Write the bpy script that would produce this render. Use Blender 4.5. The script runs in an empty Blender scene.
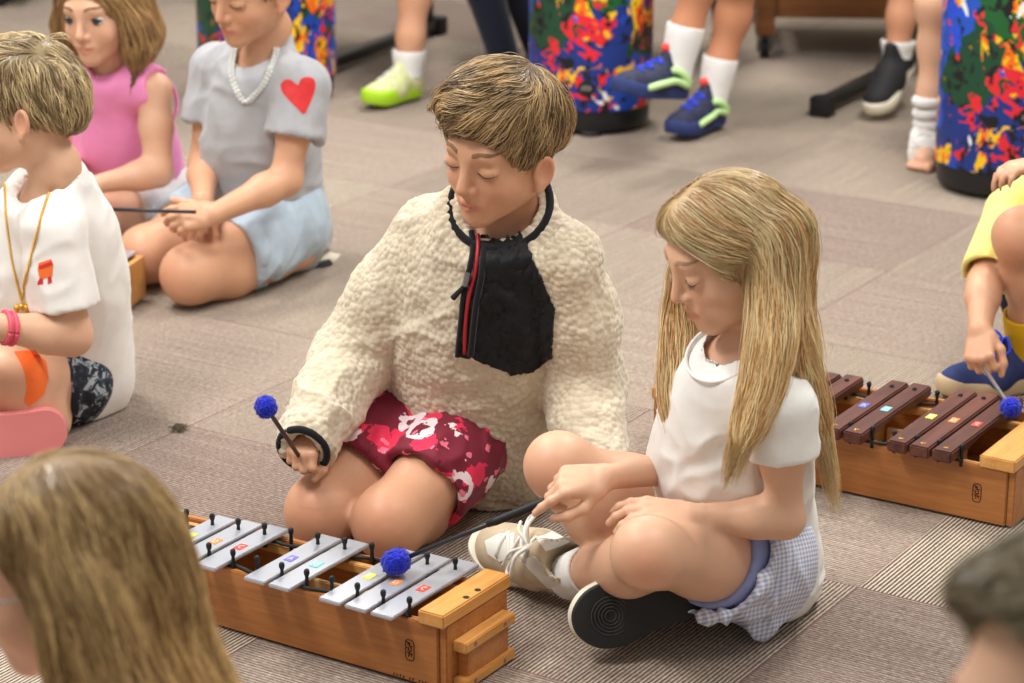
import bpy, bmesh, math, random, os
import numpy as np
from mathutils import Vector, Matrix
from mathutils.bvhtree import BVHTree
from mathutils.geometry import delaunay_2d_cdt
random.seed(7); RNG = np.random.default_rng(7)
C = bpy.context.scene.collection
PI = math.pi
A = np.array
# ------------------------------------------------------------ camera model (used to measure the photograph)
TH = math.radians(18.4); FPX = 2500.0; HC = 1.5
cF = A([0, math.cos(TH), -math.sin(TH)]); cU = A([0, math.sin(TH), math.cos(TH)]); cR = A([1., 0, 0]); CAM = A([0, 0, HC])
def ray(px, py):
    return cF + cR*(px-512)/FPX + cU*(341.5-py)/FPX
def W(px, py, Y):                        # point at world depth Y seen at the pixel
    d = ray(px, py); return CAM + d*(Y/d[1])
def G(px, py, z=0.0):                    # point at height z seen at the pixel
    d = ray(px, py); return CAM + d*((z-HC)/d[2])
def proj(v):
    q = np.asarray(v, float) - CAM; Z = q@cF
    return np.stack([512+FPX*(q@cR)/Z, 341.5-FPX*(q@cU)/Z], -1)
def nrm(v):
    v = np.asarray(v, float); return v/np.linalg.norm(v)
def lerp(a, b, t): return A(a)*(1-t)+A(b)*t

# ------------------------------------------------------------ objects
def tag(o, label=None, cat=None, group=None, kind=None):
    if label: o['label'] = label
    if cat: o['category'] = cat
    if group: o['group'] = group
    if kind: o['kind'] = kind
    return o
def thing(name, label, cat, loc=(0, 0, 0), group=None, rotz=0.0):
    o = bpy.data.objects.new(name, None); C.objects.link(o); o.location = Vector(loc); o.rotation_euler = (0, 0, rotz)
    o.empty_display_size = .05
    return tag(o, label, cat, group)
def mesh_obj(name, verts, faces, mat, parent=None, smooth=True, colors=None, world=True):
    me = bpy.data.meshes.new(name)
    verts = np.asarray(verts, np.float32)
    faces = faces if isinstance(faces, np.ndarray) else list(faces)
    me.from_pydata(verts.tolist() if len(verts) < 300 else verts, [], faces.tolist() if isinstance(faces, np.ndarray) else faces)
    if smooth: me.polygons.foreach_set('use_smooth', np.ones(len(me.polygons), bool))
    if colors is not None:
        at = me.color_attributes.new('Col', 'FLOAT_COLOR', 'POINT')
        c = np.ones((len(verts), 4), np.float32); c[:, :3] = colors; at.data.foreach_set('color', c.ravel())
    if mat: me.materials.append(mat)
    me.update()
    o = bpy.data.objects.new(name, me); C.objects.link(o)
    if parent:
        o.parent = parent
        if world:                         # geometry given in world coordinates: store it relative to the thing's base
            l = parent
            chain = Matrix.Identity(4)
            while l is not None:
                chain = Matrix.LocRotScale(l.location, l.rotation_euler, l.scale) @ chain; l = l.parent
            me.transform(chain.inverted())
    return o
class MB:                                 # collects simple solids into one mesh
    def __init__(s): s.v = []; s.f = []
    def add(s, v, f):
        b = len(s.v); s.v += [tuple(map(float, p)) for p in v]; s.f += [tuple(b+i for i in q) for q in f]; return s
    def box(s, c, sx, sy, sz, ax=None, bev=0.0):
        c = A(c, float); ax = np.eye(3) if ax is None else A(ax)
        bm = bmesh.new(); bmesh.ops.create_cube(bm, size=1)
        for v in bm.verts: v.co = (v.co.x*sx, v.co.y*sy, v.co.z*sz)
        if bev > 0: bmesh.ops.bevel(bm, geom=bm.edges[:], offset=bev, segments=2, affect='EDGES', profile=.6)
        vs = [c + ax.T@A(v.co) for v in bm.verts]; bm.verts.index_update()
        fs = [[v.index for v in f.verts] for f in bm.faces]; bm.free(); return s.add(vs, fs)
    def tube(s, pts, rad, n=8, cap=True):
        pts = [A(p, float) for p in pts]; m = len(pts)
        rad = [rad]*m if np.isscalar(rad) else list(rad)
        T = [nrm(pts[min(i+1, m-1)]-pts[max(i-1, 0)]) for i in range(m)]
        u = nrm(np.cross(T[0], [0, 0, 1] if abs(T[0][2]) < .9 else [1, 0, 0])); vs = []
        for i in range(m):
            u = nrm(u - T[i]*(u@T[i])); w = np.cross(T[i], u)
            for k in range(n):
                a = 2*PI*k/n; vs.append(pts[i]+rad[i]*(math.cos(a)*u+math.sin(a)*w))
        fs = [(i*n+k, i*n+(k+1) % n, (i+1)*n+(k+1) % n, (i+1)*n+k) for i in range(m-1) for k in range(n)]
        if cap: fs += [tuple(range(n))[::-1], tuple((m-1)*n+k for k in range(n))]
        return s.add(vs, fs)
    def lathe(s, c, prof, n=32, ax=None):  # prof: (r, z)
        c = A(c, float); ax = np.eye(3) if ax is None else A(ax); vs = []
        for r, z in prof:
            for k in range(n):
                a = 2*PI*k/n; vs.append(c + ax.T@A([r*math.cos(a), r*math.sin(a), z]))
        m = len(prof)
        fs = [(i*n+k, i*n+(k+1) % n, (i+1)*n+(k+1) % n, (i+1)*n+k) for i in range(m-1) for k in range(n)]
        fs += [tuple(range(n))[::-1], tuple((m-1)*n+k for k in range(n))]
        return s.add(vs, fs)
    def prism(s, poly, z0, z1, c=(0, 0, 0), ax=None):   # poly in local xy, extruded along local z
        c = A(c, float); ax = np.eye(3) if ax is None else A(ax); n = len(poly)
        vs = [c+ax.T@A([x, y, z0]) for x, y in poly]+[c+ax.T@A([x, y, z1]) for x, y in poly]
        fs = [tuple(range(n))[::-1], tuple(range(n, 2*n))]+[(i, (i+1) % n, n+(i+1) % n, n+i) for i in range(n)]
        return s.add(vs, fs)
    def build(s, name, mat, parent=None, smooth=False, world=True, auto=True):
        o = mesh_obj(name, s.v, s.f, mat, parent, smooth, world=world)
        bm = bmesh.new(); bm.from_mesh(o.data); bmesh.ops.recalc_face_normals(bm, faces=bm.faces[:]); bm.to_mesh(o.data); bm.free()
        if not smooth and auto:
            o.data.polygons.foreach_set('use_smooth', np.ones(len(o.data.polygons), bool)); o.data.set_sharp_from_angle(angle=math.radians(38))
        return o

# ------------------------------------------------------------ signed distance modelling
def _grid_sub(lo, h, shape, a, b):
    i0 = np.maximum(np.floor((a-lo)/h).astype(int), 0); i1 = np.minimum(np.ceil((b-lo)/h).astype(int)+1, shape)
    return i0, i1
class Sdf:
    """a list of rounded cones and ellipsoids, blended or carved one after the other"""
    def __init__(s): s.p = []
    def cone(s, a, b, ra, rb, k=.02, op='+'):
        s.p.append(('c', op, k, A(a, float), A(b, float), float(ra), float(rb))); return s
    def chain(s, pts, rs, k=.02, op='+'):
        for i in range(len(pts)-1): s.cone(pts[i], pts[i+1], rs[i], rs[i+1], k, op)
        return s
    def ball(s, c, r, k=.02, op='+'): return s.cone(c, A(c)+A([0, 0, 1e-6]), r, r, k, op)
    def ell(s, c, r, M=None, k=.02, op='+'):     # M rows = local axes in world
        s.p.append(('e', op, k, A(c, float), A(r, float), np.eye(3) if M is None else A(M, float))); return s
    def box(s, c, hs, M=None, rnd=.01, k=.01, op='+'):
        s.p.append(('b', op, k, A(c, float), A(hs, float), np.eye(3) if M is None else A(M, float), rnd)); return s
    def plane(s, c, n, k=.003, lo=None, hi=None): # removes the side that n points to, inside an optional box
        s.p.append(('h', '-', k, A(c, float), nrm(n), lo, hi)); return s
    def group(s, o, k=.006, op='+'): s.p.append(('g', op, k, o)); return s      # a whole volume joined with its own blend
    def bounds(s):
        lo = A([9e9]*3); hi = -lo
        for q in s.p:
            if q[1] != '+': continue
            a, b = q[3].bounds() if q[0] == 'g' else s._bb(q); lo = np.minimum(lo, a); hi = np.maximum(hi, b)
        return lo, hi
    @staticmethod
    def _bb(q):
        if q[0] == 'c':
            r = max(q[5], q[6]); return np.minimum(q[3], q[4])-r, np.maximum(q[3], q[4])+r
        if q[0] == 'e':
            e = np.sqrt(((q[5]*q[4][:, None])**2).sum(0)); return q[3]-e, q[3]+e
        if q[0] == 'b':
            e = (abs(q[5])*(q[4]+q[6])[:, None]).sum(0); return q[3]-e, q[3]+e
        return A([-9e9]*3), A([9e9]*3)
    @staticmethod
    def _d(q, P):
        if q[0] == 'c':
            a, b, r1, r2 = q[3:7]; ba = b-a; l2 = ba@ba; rr = r1-r2; a2 = l2-rr*rr
            if a2 <= 0:                    # one end swallows the other
                c, r = (a, r1) if r1 > r2 else (b, r2)
                return np.sqrt(((P-c)**2).sum(-1))-r
            il2 = 1/l2
            pa = P-a; y = pa@ba; z = y-l2
            x2 = ((pa*l2-y[..., None]*ba)**2).sum(-1); y2 = y*y*l2; z2 = z*z*l2
            kk = np.sign(rr)*rr*rr*x2
            out = (np.sqrt(np.maximum(x2*a2*il2, 0))+y*rr)*il2-r1
            m1 = np.sign(z)*a2*z2 > kk; m2 = np.sign(y)*a2*y2 < kk
            out = np.where(m2, np.sqrt(x2+y2)*il2-r1, out)
            return np.where(m1, np.sqrt(x2+z2)*il2-r2, out)
        if q[0] == 'e':
            L = (P-q[3])@q[5].T; k0 = np.sqrt(((L/q[4])**2).sum(-1)); k1 = np.sqrt(((L/q[4]**2)**2).sum(-1))
            return np.where(k0 < 1e-4, -q[4].min(), k0*(k0-1)/np.maximum(k1, 1e-6))
        if q[0] == 'b':
            L = abs((P-q[3])@q[5].T)-q[4]
            return np.sqrt((np.maximum(L, 0)**2).sum(-1))+np.minimum(L.max(-1), 0)-q[6]
        return (P-q[3])@q[4]
    @staticmethod
    def _comb(d0, d, op, k):
        if op == '+':
            if k <= 0: return np.minimum(d0, d)
            h = np.maximum(k-abs(d0-d), 0)/k; return np.minimum(d0, d)-h*h*k*.25
        d = -d if op == '-' and True else d
        h = np.maximum(k-abs(d0-d), 0)/max(k, 1e-9); return np.maximum(d0, d)+h*h*k*.25
    def grid(s, lo, hi, h, shape=None):
        if shape is None: shape = np.ceil((hi-lo)/h).astype(int)+1
        if hi is None: hi = lo+h*A(shape)
        D = np.full(shape, .06, np.float32)
        ax = [lo[i]+h*np.arange(shape[i]) for i in range(3)]
        for q in s.p:
            if q[0] == 'h':
                a = lo if q[5] is None else A(q[5]); b = hi if q[6] is None else A(q[6])
                i0, i1 = _grid_sub(lo, h, shape, a, b)
                if (i1 <= i0).any(): continue
                sl = tuple(slice(i0[i], i1[i]) for i in range(3))
                P = np.stack(np.meshgrid(*[ax[i][sl[i]] for i in range(3)], indexing='ij'), -1)
                D[sl] = np.maximum(D[sl], (s._d(q, P)))       # n points to what is removed
                continue
            if q[0] == 'g':
                a, b = q[3].bounds(); m = q[2]+3*h+.004; i0, i1 = _grid_sub(lo, h, shape, a-m, b+m)
                if (i1 <= i0).any(): continue
                sl = tuple(slice(i0[i], i1[i]) for i in range(3))
                D[sl] = s._comb(D[sl], q[3].grid(lo+h*i0, None, h, i1-i0), q[1], q[2]); continue
            a, b = s._bb(q); m = q[2]+3*h+.004
            i0, i1 = _grid_sub(lo, h, shape, a-m, b+m)
            if (i1 <= i0).any(): continue
            sl = tuple(slice(i0[i], i1[i]) for i in range(3))
            P = np.stack(np.meshgrid(*[ax[i][sl[i]] for i in range(3)], indexing='ij'), -1)
            D[sl] = s._comb(D[sl], s._d(q, P).astype(np.float32), q[1], q[2])
        return D
    def at(s, P):
        P = np.asarray(P, float); D = np.full(P.shape[:-1], .06)
        for q in s.p:
            if q[0] == 'h':
                d = s._d(q, P)
                if q[5] is not None:
                    ins = ((P >= A(q[5])) & (P <= A(q[6]))).all(-1); D = np.where(ins, np.maximum(D, d), D)
                else: D = np.maximum(D, d)
            else: D = s._comb(D, q[3].at(P) if q[0] == 'g' else s._d(q, P), q[1], q[2])
        return D
    def grad(s, P, e=.002):
        g = np.stack([s.at(P+e*np.eye(3)[i])-s.at(P-e*np.eye(3)[i]) for i in range(3)], -1)
        return g/np.maximum(np.linalg.norm(g, axis=-1, keepdims=True), 1e-9)
def surface_nets(D, lo, h):
    S = D < 0; nx, ny, nz = D.shape
    c = [(i, j, k) for i in (0, 1) for j in (0, 1) for k in (0, 1)]
    def cs(M, o): return M[o[0]:nx-1+o[0], o[1]:ny-1+o[1], o[2]:nz-1+o[2]]
    cnt = sum(cs(S, o).astype(np.int8) for o in c)
    idx = np.argwhere((cnt > 0) & (cnt < 8))
    if not len(idx): return np.zeros((0, 3)), np.zeros((0, 4), int)
    vid = np.full((nx-1, ny-1, nz-1), -1, np.int64); vid[tuple(idx.T)] = np.arange(len(idx))
    val = {o: D[idx[:, 0]+o[0], idx[:, 1]+o[1], idx[:, 2]+o[2]].astype(float) for o in c}
    acc = np.zeros((len(idx), 3)); n = np.zeros(len(idx))
    for a in c:
        for d in range(3):
            if a[d]: continue
            b = list(a); b[d] = 1; b = tuple(b); va, vb = val[a], val[b]; m = (va < 0) != (vb < 0)
            t = np.where(m, va/np.where(m, va-vb, 1), 0)
            p = np.tile(A(a, float), (len(idx), 1)); p[:, d] = t
            acc[m] += p[m]; n[m] += 1
    V = lo+h*(idx+acc/n[:, None])
    F = []
    for d in range(3):
        e1, e2 = (d+1) % 3, (d+2) % 3
        sa = [slice(None)]*3; sb = [slice(None)]*3; sa[d] = slice(0, -1); sb[d] = slice(1, None)
        X = S[tuple(sa)] != S[tuple(sb)]; q = np.argwhere(X)
        ok = (q[:, e1] > 0) & (q[:, e2] > 0) & (q[:, e1] < D.shape[e1]-1) & (q[:, e2] < D.shape[e2]-1); q = q[ok]
        ins = S[tuple(q.T)]
        def v(o1, o2):
            z = q.copy(); z[:, e1] += o1; z[:, e2] += o2; return vid[tuple(z.T)]
        f = np.stack([v(-1, -1), v(0, -1), v(0, 0), v(-1, 0)], -1)
        f[~ins] = f[~ins][:, ::-1]; F.append(f)
    return V, np.concatenate(F)
def vnormals(V, F):
    n = np.cross(V[F[:, 2]]-V[F[:, 0]], V[F[:, 3]]-V[F[:, 1]]); N = np.zeros_like(V)
    for i in range(4): np.add.at(N, F[:, i], n)
    return N/np.maximum(np.linalg.norm(N, axis=1, keepdims=True), 1e-12)
def relax(V, F, it=1, lam=.5):
    for _ in range(it):
        s = np.zeros_like(V); c = np.zeros(len(V))
        for i in range(4):
            for j in ((i+1) % 4, (i+3) % 4):
                np.add.at(s, F[:, i], V[F[:, j]]); np.add.at(c, F[:, i], 1)
        V = V*(1-lam)+lam*s/np.maximum(c, 1)[:, None]
    return V
def sdf_mesh(S, h=.005, fine=(), relax_it=1):
    """mesh of the field; fine: boxes (lo, hi, h) meshed at their own resolution"""
    lo, hi = S.bounds(); m = 3*h
    V, F = surface_nets(S.grid(lo-m, hi+m, h), lo-m, h)
    V = relax(V, F, relax_it, .4) if len(F) else V
    for a, b, hf in fine:
        a, b = A(a), A(b)
        cen = V[F].mean(1); keep = ~((cen > a+h*1.3) & (cen < b-h*1.3)).all(1); F = F[keep]
        m = 2*hf
        V2, F2 = surface_nets(S.grid(a-m, b+m, hf), a-m, hf)
        if len(F2):
            V2 = relax(V2, F2, relax_it, .4); c2 = V2[F2].mean(1); F2 = F2[((c2 > a) & (c2 < b)).all(1)]
            F = np.concatenate([F, F2+len(V)]); V = np.concatenate([V, V2])
    u, inv = np.unique(F.ravel(), return_inverse=True)
    return V[u], inv.reshape(F.shape)

# ------------------------------------------------------------ noise on points
def _hash(ix, iy, iz, s=0):
    n = (ix*374761393+iy*668265263+iz*2147483647+s*1274126177) & 0x7fffffff
    n = ((n ^ (n >> 13))*1274126177) & 0x7fffffff
    return ((n ^ (n >> 16)) & 0xffff)/65535.0
def vnoise(P, s=0):
    P = np.asarray(P, float); i = np.floor(P).astype(np.int64); f = P-i; f = f*f*(3-2*f); o = 0
    for a in (0, 1):
        for b in (0, 1):
            for c in (0, 1):
                w = (f[:, 0] if a else 1-f[:, 0])*(f[:, 1] if b else 1-f[:, 1])*(f[:, 2] if c else 1-f[:, 2])
                o = o+w*_hash(i[:, 0]+a, i[:, 1]+b, i[:, 2]+c, s)
    return o*2-1
def fbm(P, s=0, o=3):
    r = 0; a = 1.0
    for k in range(o): r = r+a*vnoise(P*2**k, s+k*17); a *= .5
    return r
def worley(P, s=0):
    P = np.asarray(P, float); i = np.floor(P).astype(np.int64); f1 = np.full(len(P), 9.); f2 = f1.copy()
    for a in (-1, 0, 1):
        for b in (-1, 0, 1):
            for c in (-1, 0, 1):
                q = i+A([a, b, c]); o = np.stack([_hash(q[:, 0], q[:, 1], q[:, 2], s+t) for t in (1, 2, 3)], -1)
                d = np.sqrt(((q+o-P)**2).sum(1)); m = d < f1
                f2 = np.where(m, f1, np.minimum(f2, d)); f1 = np.minimum(f1, d)
    return f1, f2
def bvh_of(V, F): return BVHTree.FromPolygons([tuple(v) for v in V], [tuple(int(i) for i in f) for f in F])
def cast(bvh, px, py):
    o, n, i, d = bvh.ray_cast(Vector(CAM), Vector(ray(px, py)).normalized())
    return (A(o), A(n)) if o is not None else (None, None)
def on_surf(bvh, pts, off=0.0):
    out = []
    for x, y in pts:
        o, n = cast(bvh, x, y)
        if o is None: continue
        if n@(o-CAM) > 0: n = -n
        out.append(o+n*off)
    return out
def spline(pts, n=8):
    P = [A(p, float) for p in pts]; out = []
    for i in range(len(P)-1):
        p0, p1, p2, p3 = P[max(i-1, 0)], P[i], P[i+1], P[min(i+2, len(P)-1)]
        for k in range(n):
            t = k/n
            out.append(.5*((2*p1)+(p2-p0)*t+(2*p0-5*p1+4*p2-p3)*t*t+(3*p1-p0-3*p2+p3)*t**3))
    out.append(P[-1]); return out
def seam(name, bvh, pts, r, mat, parent, off=.0, n=6, sm=8):
    q = on_surf(bvh, spline(pts, sm), off)
    for _ in range(6): q = [q[0]]+[(q[i-1]+q[i]*2+q[i+1])/4 for i in range(1, len(q)-1)]+[q[-1]]
    return MB().tube(q, r, n).build(name, mat, parent, smooth=True)
def patch(name, bvh, poly, mat, parent, off=.002, th=.002, step=3.0, colors=None, closed_spline=0, maxd=None):
    """a piece of cloth of the outline poly laid on a surface, with its own thickness"""
    P = [A(p, float) for p in poly]
    if closed_spline: P = spline(P+[P[0]], closed_spline)[:-1]
    B = []
    for i in range(len(P)):
        a, b = P[i], P[(i+1) % len(P)]; n = max(1, int(np.linalg.norm(b-a)/step))
        B += [a+(b-a)*k/n for k in range(n)]
    B = A(B); nb = len(B)
    lo, hi = B.min(0), B.max(0); pts = [Vector(b) for b in B]
    def inside(x, y):
        c = False; j = nb-1
        for i in range(nb):
            if (B[i, 1] > y) != (B[j, 1] > y) and x < (B[j, 0]-B[i, 0])*(y-B[i, 1])/(B[j, 1]-B[i, 1])+B[i, 0]: c = not c
            j = i
        return c
    ys = np.arange(lo[1]+step*.5, hi[1], step)
    for r, y in enumerate(ys):
        for x in np.arange(lo[0]+(step*.5 if r % 2 else 0), hi[0], step):
            if inside(x, y) and np.min(((B-A([x, y]))**2).sum(1)) > (step*.55)**2: pts.append(Vector((x, y)))
    vs, _, fs, *_r = delaunay_2d_cdt(pts, [], [list(range(nb))], 1, 1e-4)
    top = []; bad = set()
    for i, v in enumerate(vs):
        o, n = cast(bvh, v.x, v.y)
        if o is None: bad.add(i); top.append((A([0, 0, 0.]), A([0, 0, 1.]))); continue
        if n@(o-CAM) > 0: n = -n
        top.append((o, n))
    fs = [f for f in fs if not any(i in bad for i in f)]
    if maxd: fs = [f for f in fs if max(np.linalg.norm(top[f[i]][0]-top[f[i-1]][0]) for i in range(len(f))) < maxd]
    V = [o+n*off for o, n in top]+[o+n*(off-th) for o, n in top]; m = len(top); F = []
    ec = {}
    for f in fs:
        F.append(tuple(f)); F.append(tuple(m+i for i in f[::-1]))
        for i in range(len(f)): ec[(f[i], f[(i+1) % len(f)])] = 1
    for (a, b) in list(ec):
        if (b, a) not in ec: F.append((b, a, m+a, m+b))
    used = sorted({i for f in F for i in f}); mp = {u: k for k, u in enumerate(used)}
    V = [V[u] for u in used]; F = [tuple(mp[i] for i in f) for f in F]
    o = mesh_obj(name, V, F, mat, parent, True)
    bm = bmesh.new(); bm.from_mesh(o.data); bmesh.ops.recalc_face_normals(bm, faces=bm.faces[:]); bm.to_mesh(o.data); bm.free()
    o.data.set_sharp_from_angle(angle=math.radians(50))
    return o
# ------------------------------------------------------------ materials
def srgb(r, g, b):
    f = lambda c: (c/255/12.92 if c/255 <= .04045 else ((c/255+.055)/1.055)**2.4)
    return (f(r), f(g), f(b), 1.0)
class NT:
    def __init__(s, name):
        s.m = bpy.data.materials.new(name); s.m.use_nodes = True; s.t = s.m.node_tree; s.b = s.t.nodes['Principled BSDF']
    def n(s, typ, **kw):
        x = s.t.nodes.new('ShaderNode'+typ)
        for k, v in kw.items():
            if k.startswith('_'): setattr(x, k[1:], v)
            else:
                key = int(k[1:]) if k[0] == 'i' and k[1:].isdigit() else k.replace('__', ' ')
                if isinstance(v, bpy.types.NodeSocket): s.t.links.new(v, x.inputs[key])
                else: x.inputs[key].default_value = v
        return x
    def l(s, a, b): s.t.links.new(a, b)
    def set(s, **kw):
        for k, v in kw.items():
            k = k.replace('__', ' ')
            if isinstance(v, bpy.types.NodeSocket): s.l(v, s.b.inputs[k])
            else: s.b.inputs[k].default_value = v
        return s
    def coord(s, kind='Object'): return s.n('TexCoord').outputs[kind]
    def mapping(s, vec, scale=(1, 1, 1), rot=(0, 0, 0), loc=(0, 0, 0)):
        x = s.n('Mapping', Vector=vec); x.inputs['Scale'].default_value = scale; x.inputs['Rotation'].default_value = rot; x.inputs['Location'].default_value = loc
        return x.outputs[0]
    def noise(s, vec, scale, detail=3, rough=.5, dist=0): return s.n('TexNoise', Vector=vec, Scale=scale, Detail=detail, Roughness=rough, Distortion=dist).outputs['Fac']
    def ramp(s, fac, stops, interp='LINEAR'):
        x = s.n('ValToRGB', Fac=fac); r = x.color_ramp; r.interpolation = interp
        while len(r.elements) < len(stops): r.elements.new(.5)
        for e, (p, c) in zip(r.elements, stops): e.position = p; e.color = c
        return x.outputs[0]
    def math(s, op, a, b=0.0, c=0.0):
        x = s.n('Math', _operation=op)
        for i, v in enumerate((a, b, c)):
            if isinstance(v, bpy.types.NodeSocket): s.l(v, x.inputs[i])
            else: x.inputs[i].default_value = v
        return x.outputs[0]
    def mix(s, f, a, b, mode='MIX'):
        x = s.n('Mix', _data_type='RGBA', _blend_type=mode)
        for i, v in ((0, f), (6, a), (7, b)):
            if isinstance(v, bpy.types.NodeSocket): s.l(v, x.inputs[i])
            else: x.inputs[i].default_value = v
        return x.outputs[2]
    def bump(s, h, strength=.3, dist=.002, normal=None):
        x = s.n('Bump', Height=h, Strength=strength, Distance=dist)
        if normal: s.l(normal, x.inputs['Normal'])
        return x.outputs[0]
M = {}
def plain(name, col, rough=.5, spec=.5, metal=0.0, noise=0.0, nscale=60, bump=0.0, bscale=200, bdist=.001, sheen=0.0):
    t = NT(name); col = srgb(*col); co = t.coord()
    if noise:
        f = t.noise(co, nscale, 4)
        lo = tuple(c*(1-noise) for c in col[:3])+(1,); hi = tuple(min(1, c*(1+noise)) for c in col[:3])+(1,)
        t.set(Base__Color=t.ramp(f, [(.3, lo), (.7, hi)]))
    else: t.set(Base__Color=col)
    t.set(Roughness=rough, Metallic=metal); t.b.inputs['Specular IOR Level'].default_value = spec
    if sheen: t.set(Sheen__Weight=sheen, Sheen__Roughness=.5)
    if bump: t.set(Normal=t.bump(t.noise(co, bscale, 3), bump, bdist))
    M[name] = t.m; return t.m
def cloth(name, col, weave=900, bump=.25, rough=.9, noise=.05, sheen=.15, col2=None):
    t = NT(name); co = t.coord(); c = srgb(*col)
    f = t.noise(co, 40, 5, .6); lo = tuple(x*(1-noise) for x in c[:3])+(1,)
    t.set(Base__Color=t.ramp(f, [(.35, lo), (.65, c)]), Roughness=rough, Sheen__Weight=sheen)
    t.b.inputs['Specular IOR Level'].default_value = .2
    w = t.noise(co, weave, 2); t.set(Normal=t.bump(w, bump, .0006)); M[name] = t.m; return t.m
def skin(name, col):
    t = NT(name); co = t.coord(); at = t.n('VertexColor', _layer_name='Col')
    f = t.noise(co, 35, 4, .55); f2 = t.noise(co, 7, 2)
    base = t.mix(1.0, at.outputs[0], t.ramp(f, [(.3, (.96, .94, .93, 1)), (.7, (1.0, 1.0, 1.0, 1))]), 'MULTIPLY')
    base = t.mix(1.0, base, t.ramp(f2, [(.3, (1.0, .965, .95, 1)), (.7, (1.0, 1.0, 1.0, 1))]), 'MULTIPLY')
    t.set(Base__Color=base, Roughness=.45, Subsurface__Weight=.06, Subsurface__Scale=.008)
    t.b.inputs['Subsurface Radius'].default_value = (1.0, .35, .2); t.b.inputs['Specular IOR Level'].default_value = .35
    t.set(Normal=t.bump(t.noise(co, 500, 3), .06, .0008))
    M[name] = t.m; return t.m
def hair_mat(name):
    t = NT(name); at = t.n('VertexColor', _layer_name='Col')
    t.set(Base__Color=at.outputs[0], Roughness=.36); t.b.inputs['Specular IOR Level'].default_value = .55
    M[name] = t.m; return t.m
def wood(name, c1, c2, scale=9.0, axis='X', rough=.4, spec=.5, stretch=14, rot=0.0):
    t = NT(name); co = t.coord(); sc = {'X': (1, stretch, stretch), 'Y': (stretch, 1, stretch), 'Z': (stretch, stretch, 1)}[axis]
    v = t.mapping(t.mapping(co, (1, 1, 1), (0, 0, rot)), sc); n1 = t.noise(v, scale*.25, 4, .6, .6); n2 = t.noise(v, scale*2.2, 3, .6)
    f = t.math('ADD', t.math('MULTIPLY', n1, .65), t.math('MULTIPLY', n2, .35))
    t.set(Base__Color=t.ramp(f, [(.36, srgb(*c1)), (.62, srgb(*c2))]), Roughness=rough); t.b.inputs['Specular IOR Level'].default_value = spec
    t.set(Normal=t.bump(n2, .08, .0006)); M[name] = t.m; return t.m

plain('black_rubber', (24, 24, 26), .6, .4, bump=.1)
plain('black_plastic', (20, 20, 22), .38, .5)
plain('black_cord', (30, 30, 32), .8)
plain('steel', (150, 150, 155), .35, .5, .9)
plain('white_plastic', (235, 235, 232), .4)
wood('box_wood', (150, 90, 44), (190, 126, 68), 5, 'X', .38, rot=math.radians(32.5))
wood('end_wood', (196, 134, 66), (224, 168, 96), 6, 'Y', .35, rot=math.radians(32.5))
wood('rail_wood', (190, 135, 72), (214, 160, 96), 9, 'X', .5, rot=math.radians(32.5))
wood('pale_wood', (206, 172, 116), (226, 194, 140), 9, 'X', .5, rot=math.radians(32.5))
wood('rosewood', (62, 30, 24), (104, 58, 46), 8, 'Y', .42, rot=math.radians(32.5))
wood('cart_wood', (120, 74, 38), (156, 100, 56), 6, 'X', .45)
plain('inner_wood', (170, 122, 72), .7, .3, noise=.15)
plain('metal_bar', (188, 192, 200), .36, .5, .55, noise=.03, nscale=300)
plain('brand_ink', (62, 34, 20), .7, .2)
plain('green_ink', (120, 120, 40), .7, .2)
plain('sticker_red', (226, 66, 50), .5); plain('sticker_orange', (240, 140, 70), .5); plain('sticker_yellow', (226, 224, 80), .5)
plain('sticker_teal', (120, 205, 200), .5); plain('sticker_purple', (120, 112, 200), .5); plain('sticker_blue', (90, 110, 205), .5)
plain('sticker_letter', (250, 244, 240), .5)
plain('blue_yarn', (22, 40, 190), .95, .1, noise=.3, nscale=260, bump=.9, bscale=420, bdist=.004, sheen=.3)
plain('grey_fibre', (105, 98, 96), .4); plain('dark_fibre', (34, 36, 40), .42); plain('brown_stick', (74, 54, 50), .4)
# ------------------------------------------------------------ camera, light, room
cam = bpy.data.cameras.new('camera'); co = bpy.data.objects.new('camera', cam); C.objects.link(co)
co.location = CAM; co.rotation_euler = (PI/2-TH, 0, 0)
cam.sensor_width = 36; cam.lens = FPX/1024*36; cam.clip_start = .05
cam.dof.use_dof = True; cam.dof.focus_distance = 3.62; cam.dof.aperture_fstop = cam.lens/1000/.0165; cam.dof.aperture_blades = 0
bpy.context.scene.camera = co
sc = bpy.context.scene
sc.view_settings.view_transform = 'Standard'; sc.view_settings.look = 'None'; sc.view_settings.gamma = 1; sc.view_settings.exposure = 0.28
sc.view_settings.use_curve_mapping = False
w = bpy.data.worlds.new('room_light'); sc.world = w; w.use_nodes = True
w.node_tree.nodes['Background'].inputs[0].default_value = (1.0, .98, .95, 1); w.node_tree.nodes['Background'].inputs[1].default_value = .34
def area(name, loc, sx, sy, power, col=(1, .97, .93), aim=None):
    l = bpy.data.lights.new(name, 'AREA'); l.shape = 'RECTANGLE'; l.size = sx; l.size_y = sy; l.energy = power; l.color = col
    o = bpy.data.objects.new(name, l); C.objects.link(o); o.location = loc
    if aim is not None: o.rotation_euler = (Vector(aim)-Vector(loc)).to_track_quat('-Z', 'Y').to_euler()
    return o
for x, y, p in ((-1.6, 2.8, 66), (1.0, 2.6, 34), (-1.6, 5.0, 60), (1.3, 5.0, 62), (0, 7.4, 60)):
    area('ceiling_lamp', (x, y, 2.9), .6, 1.2, p)

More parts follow.
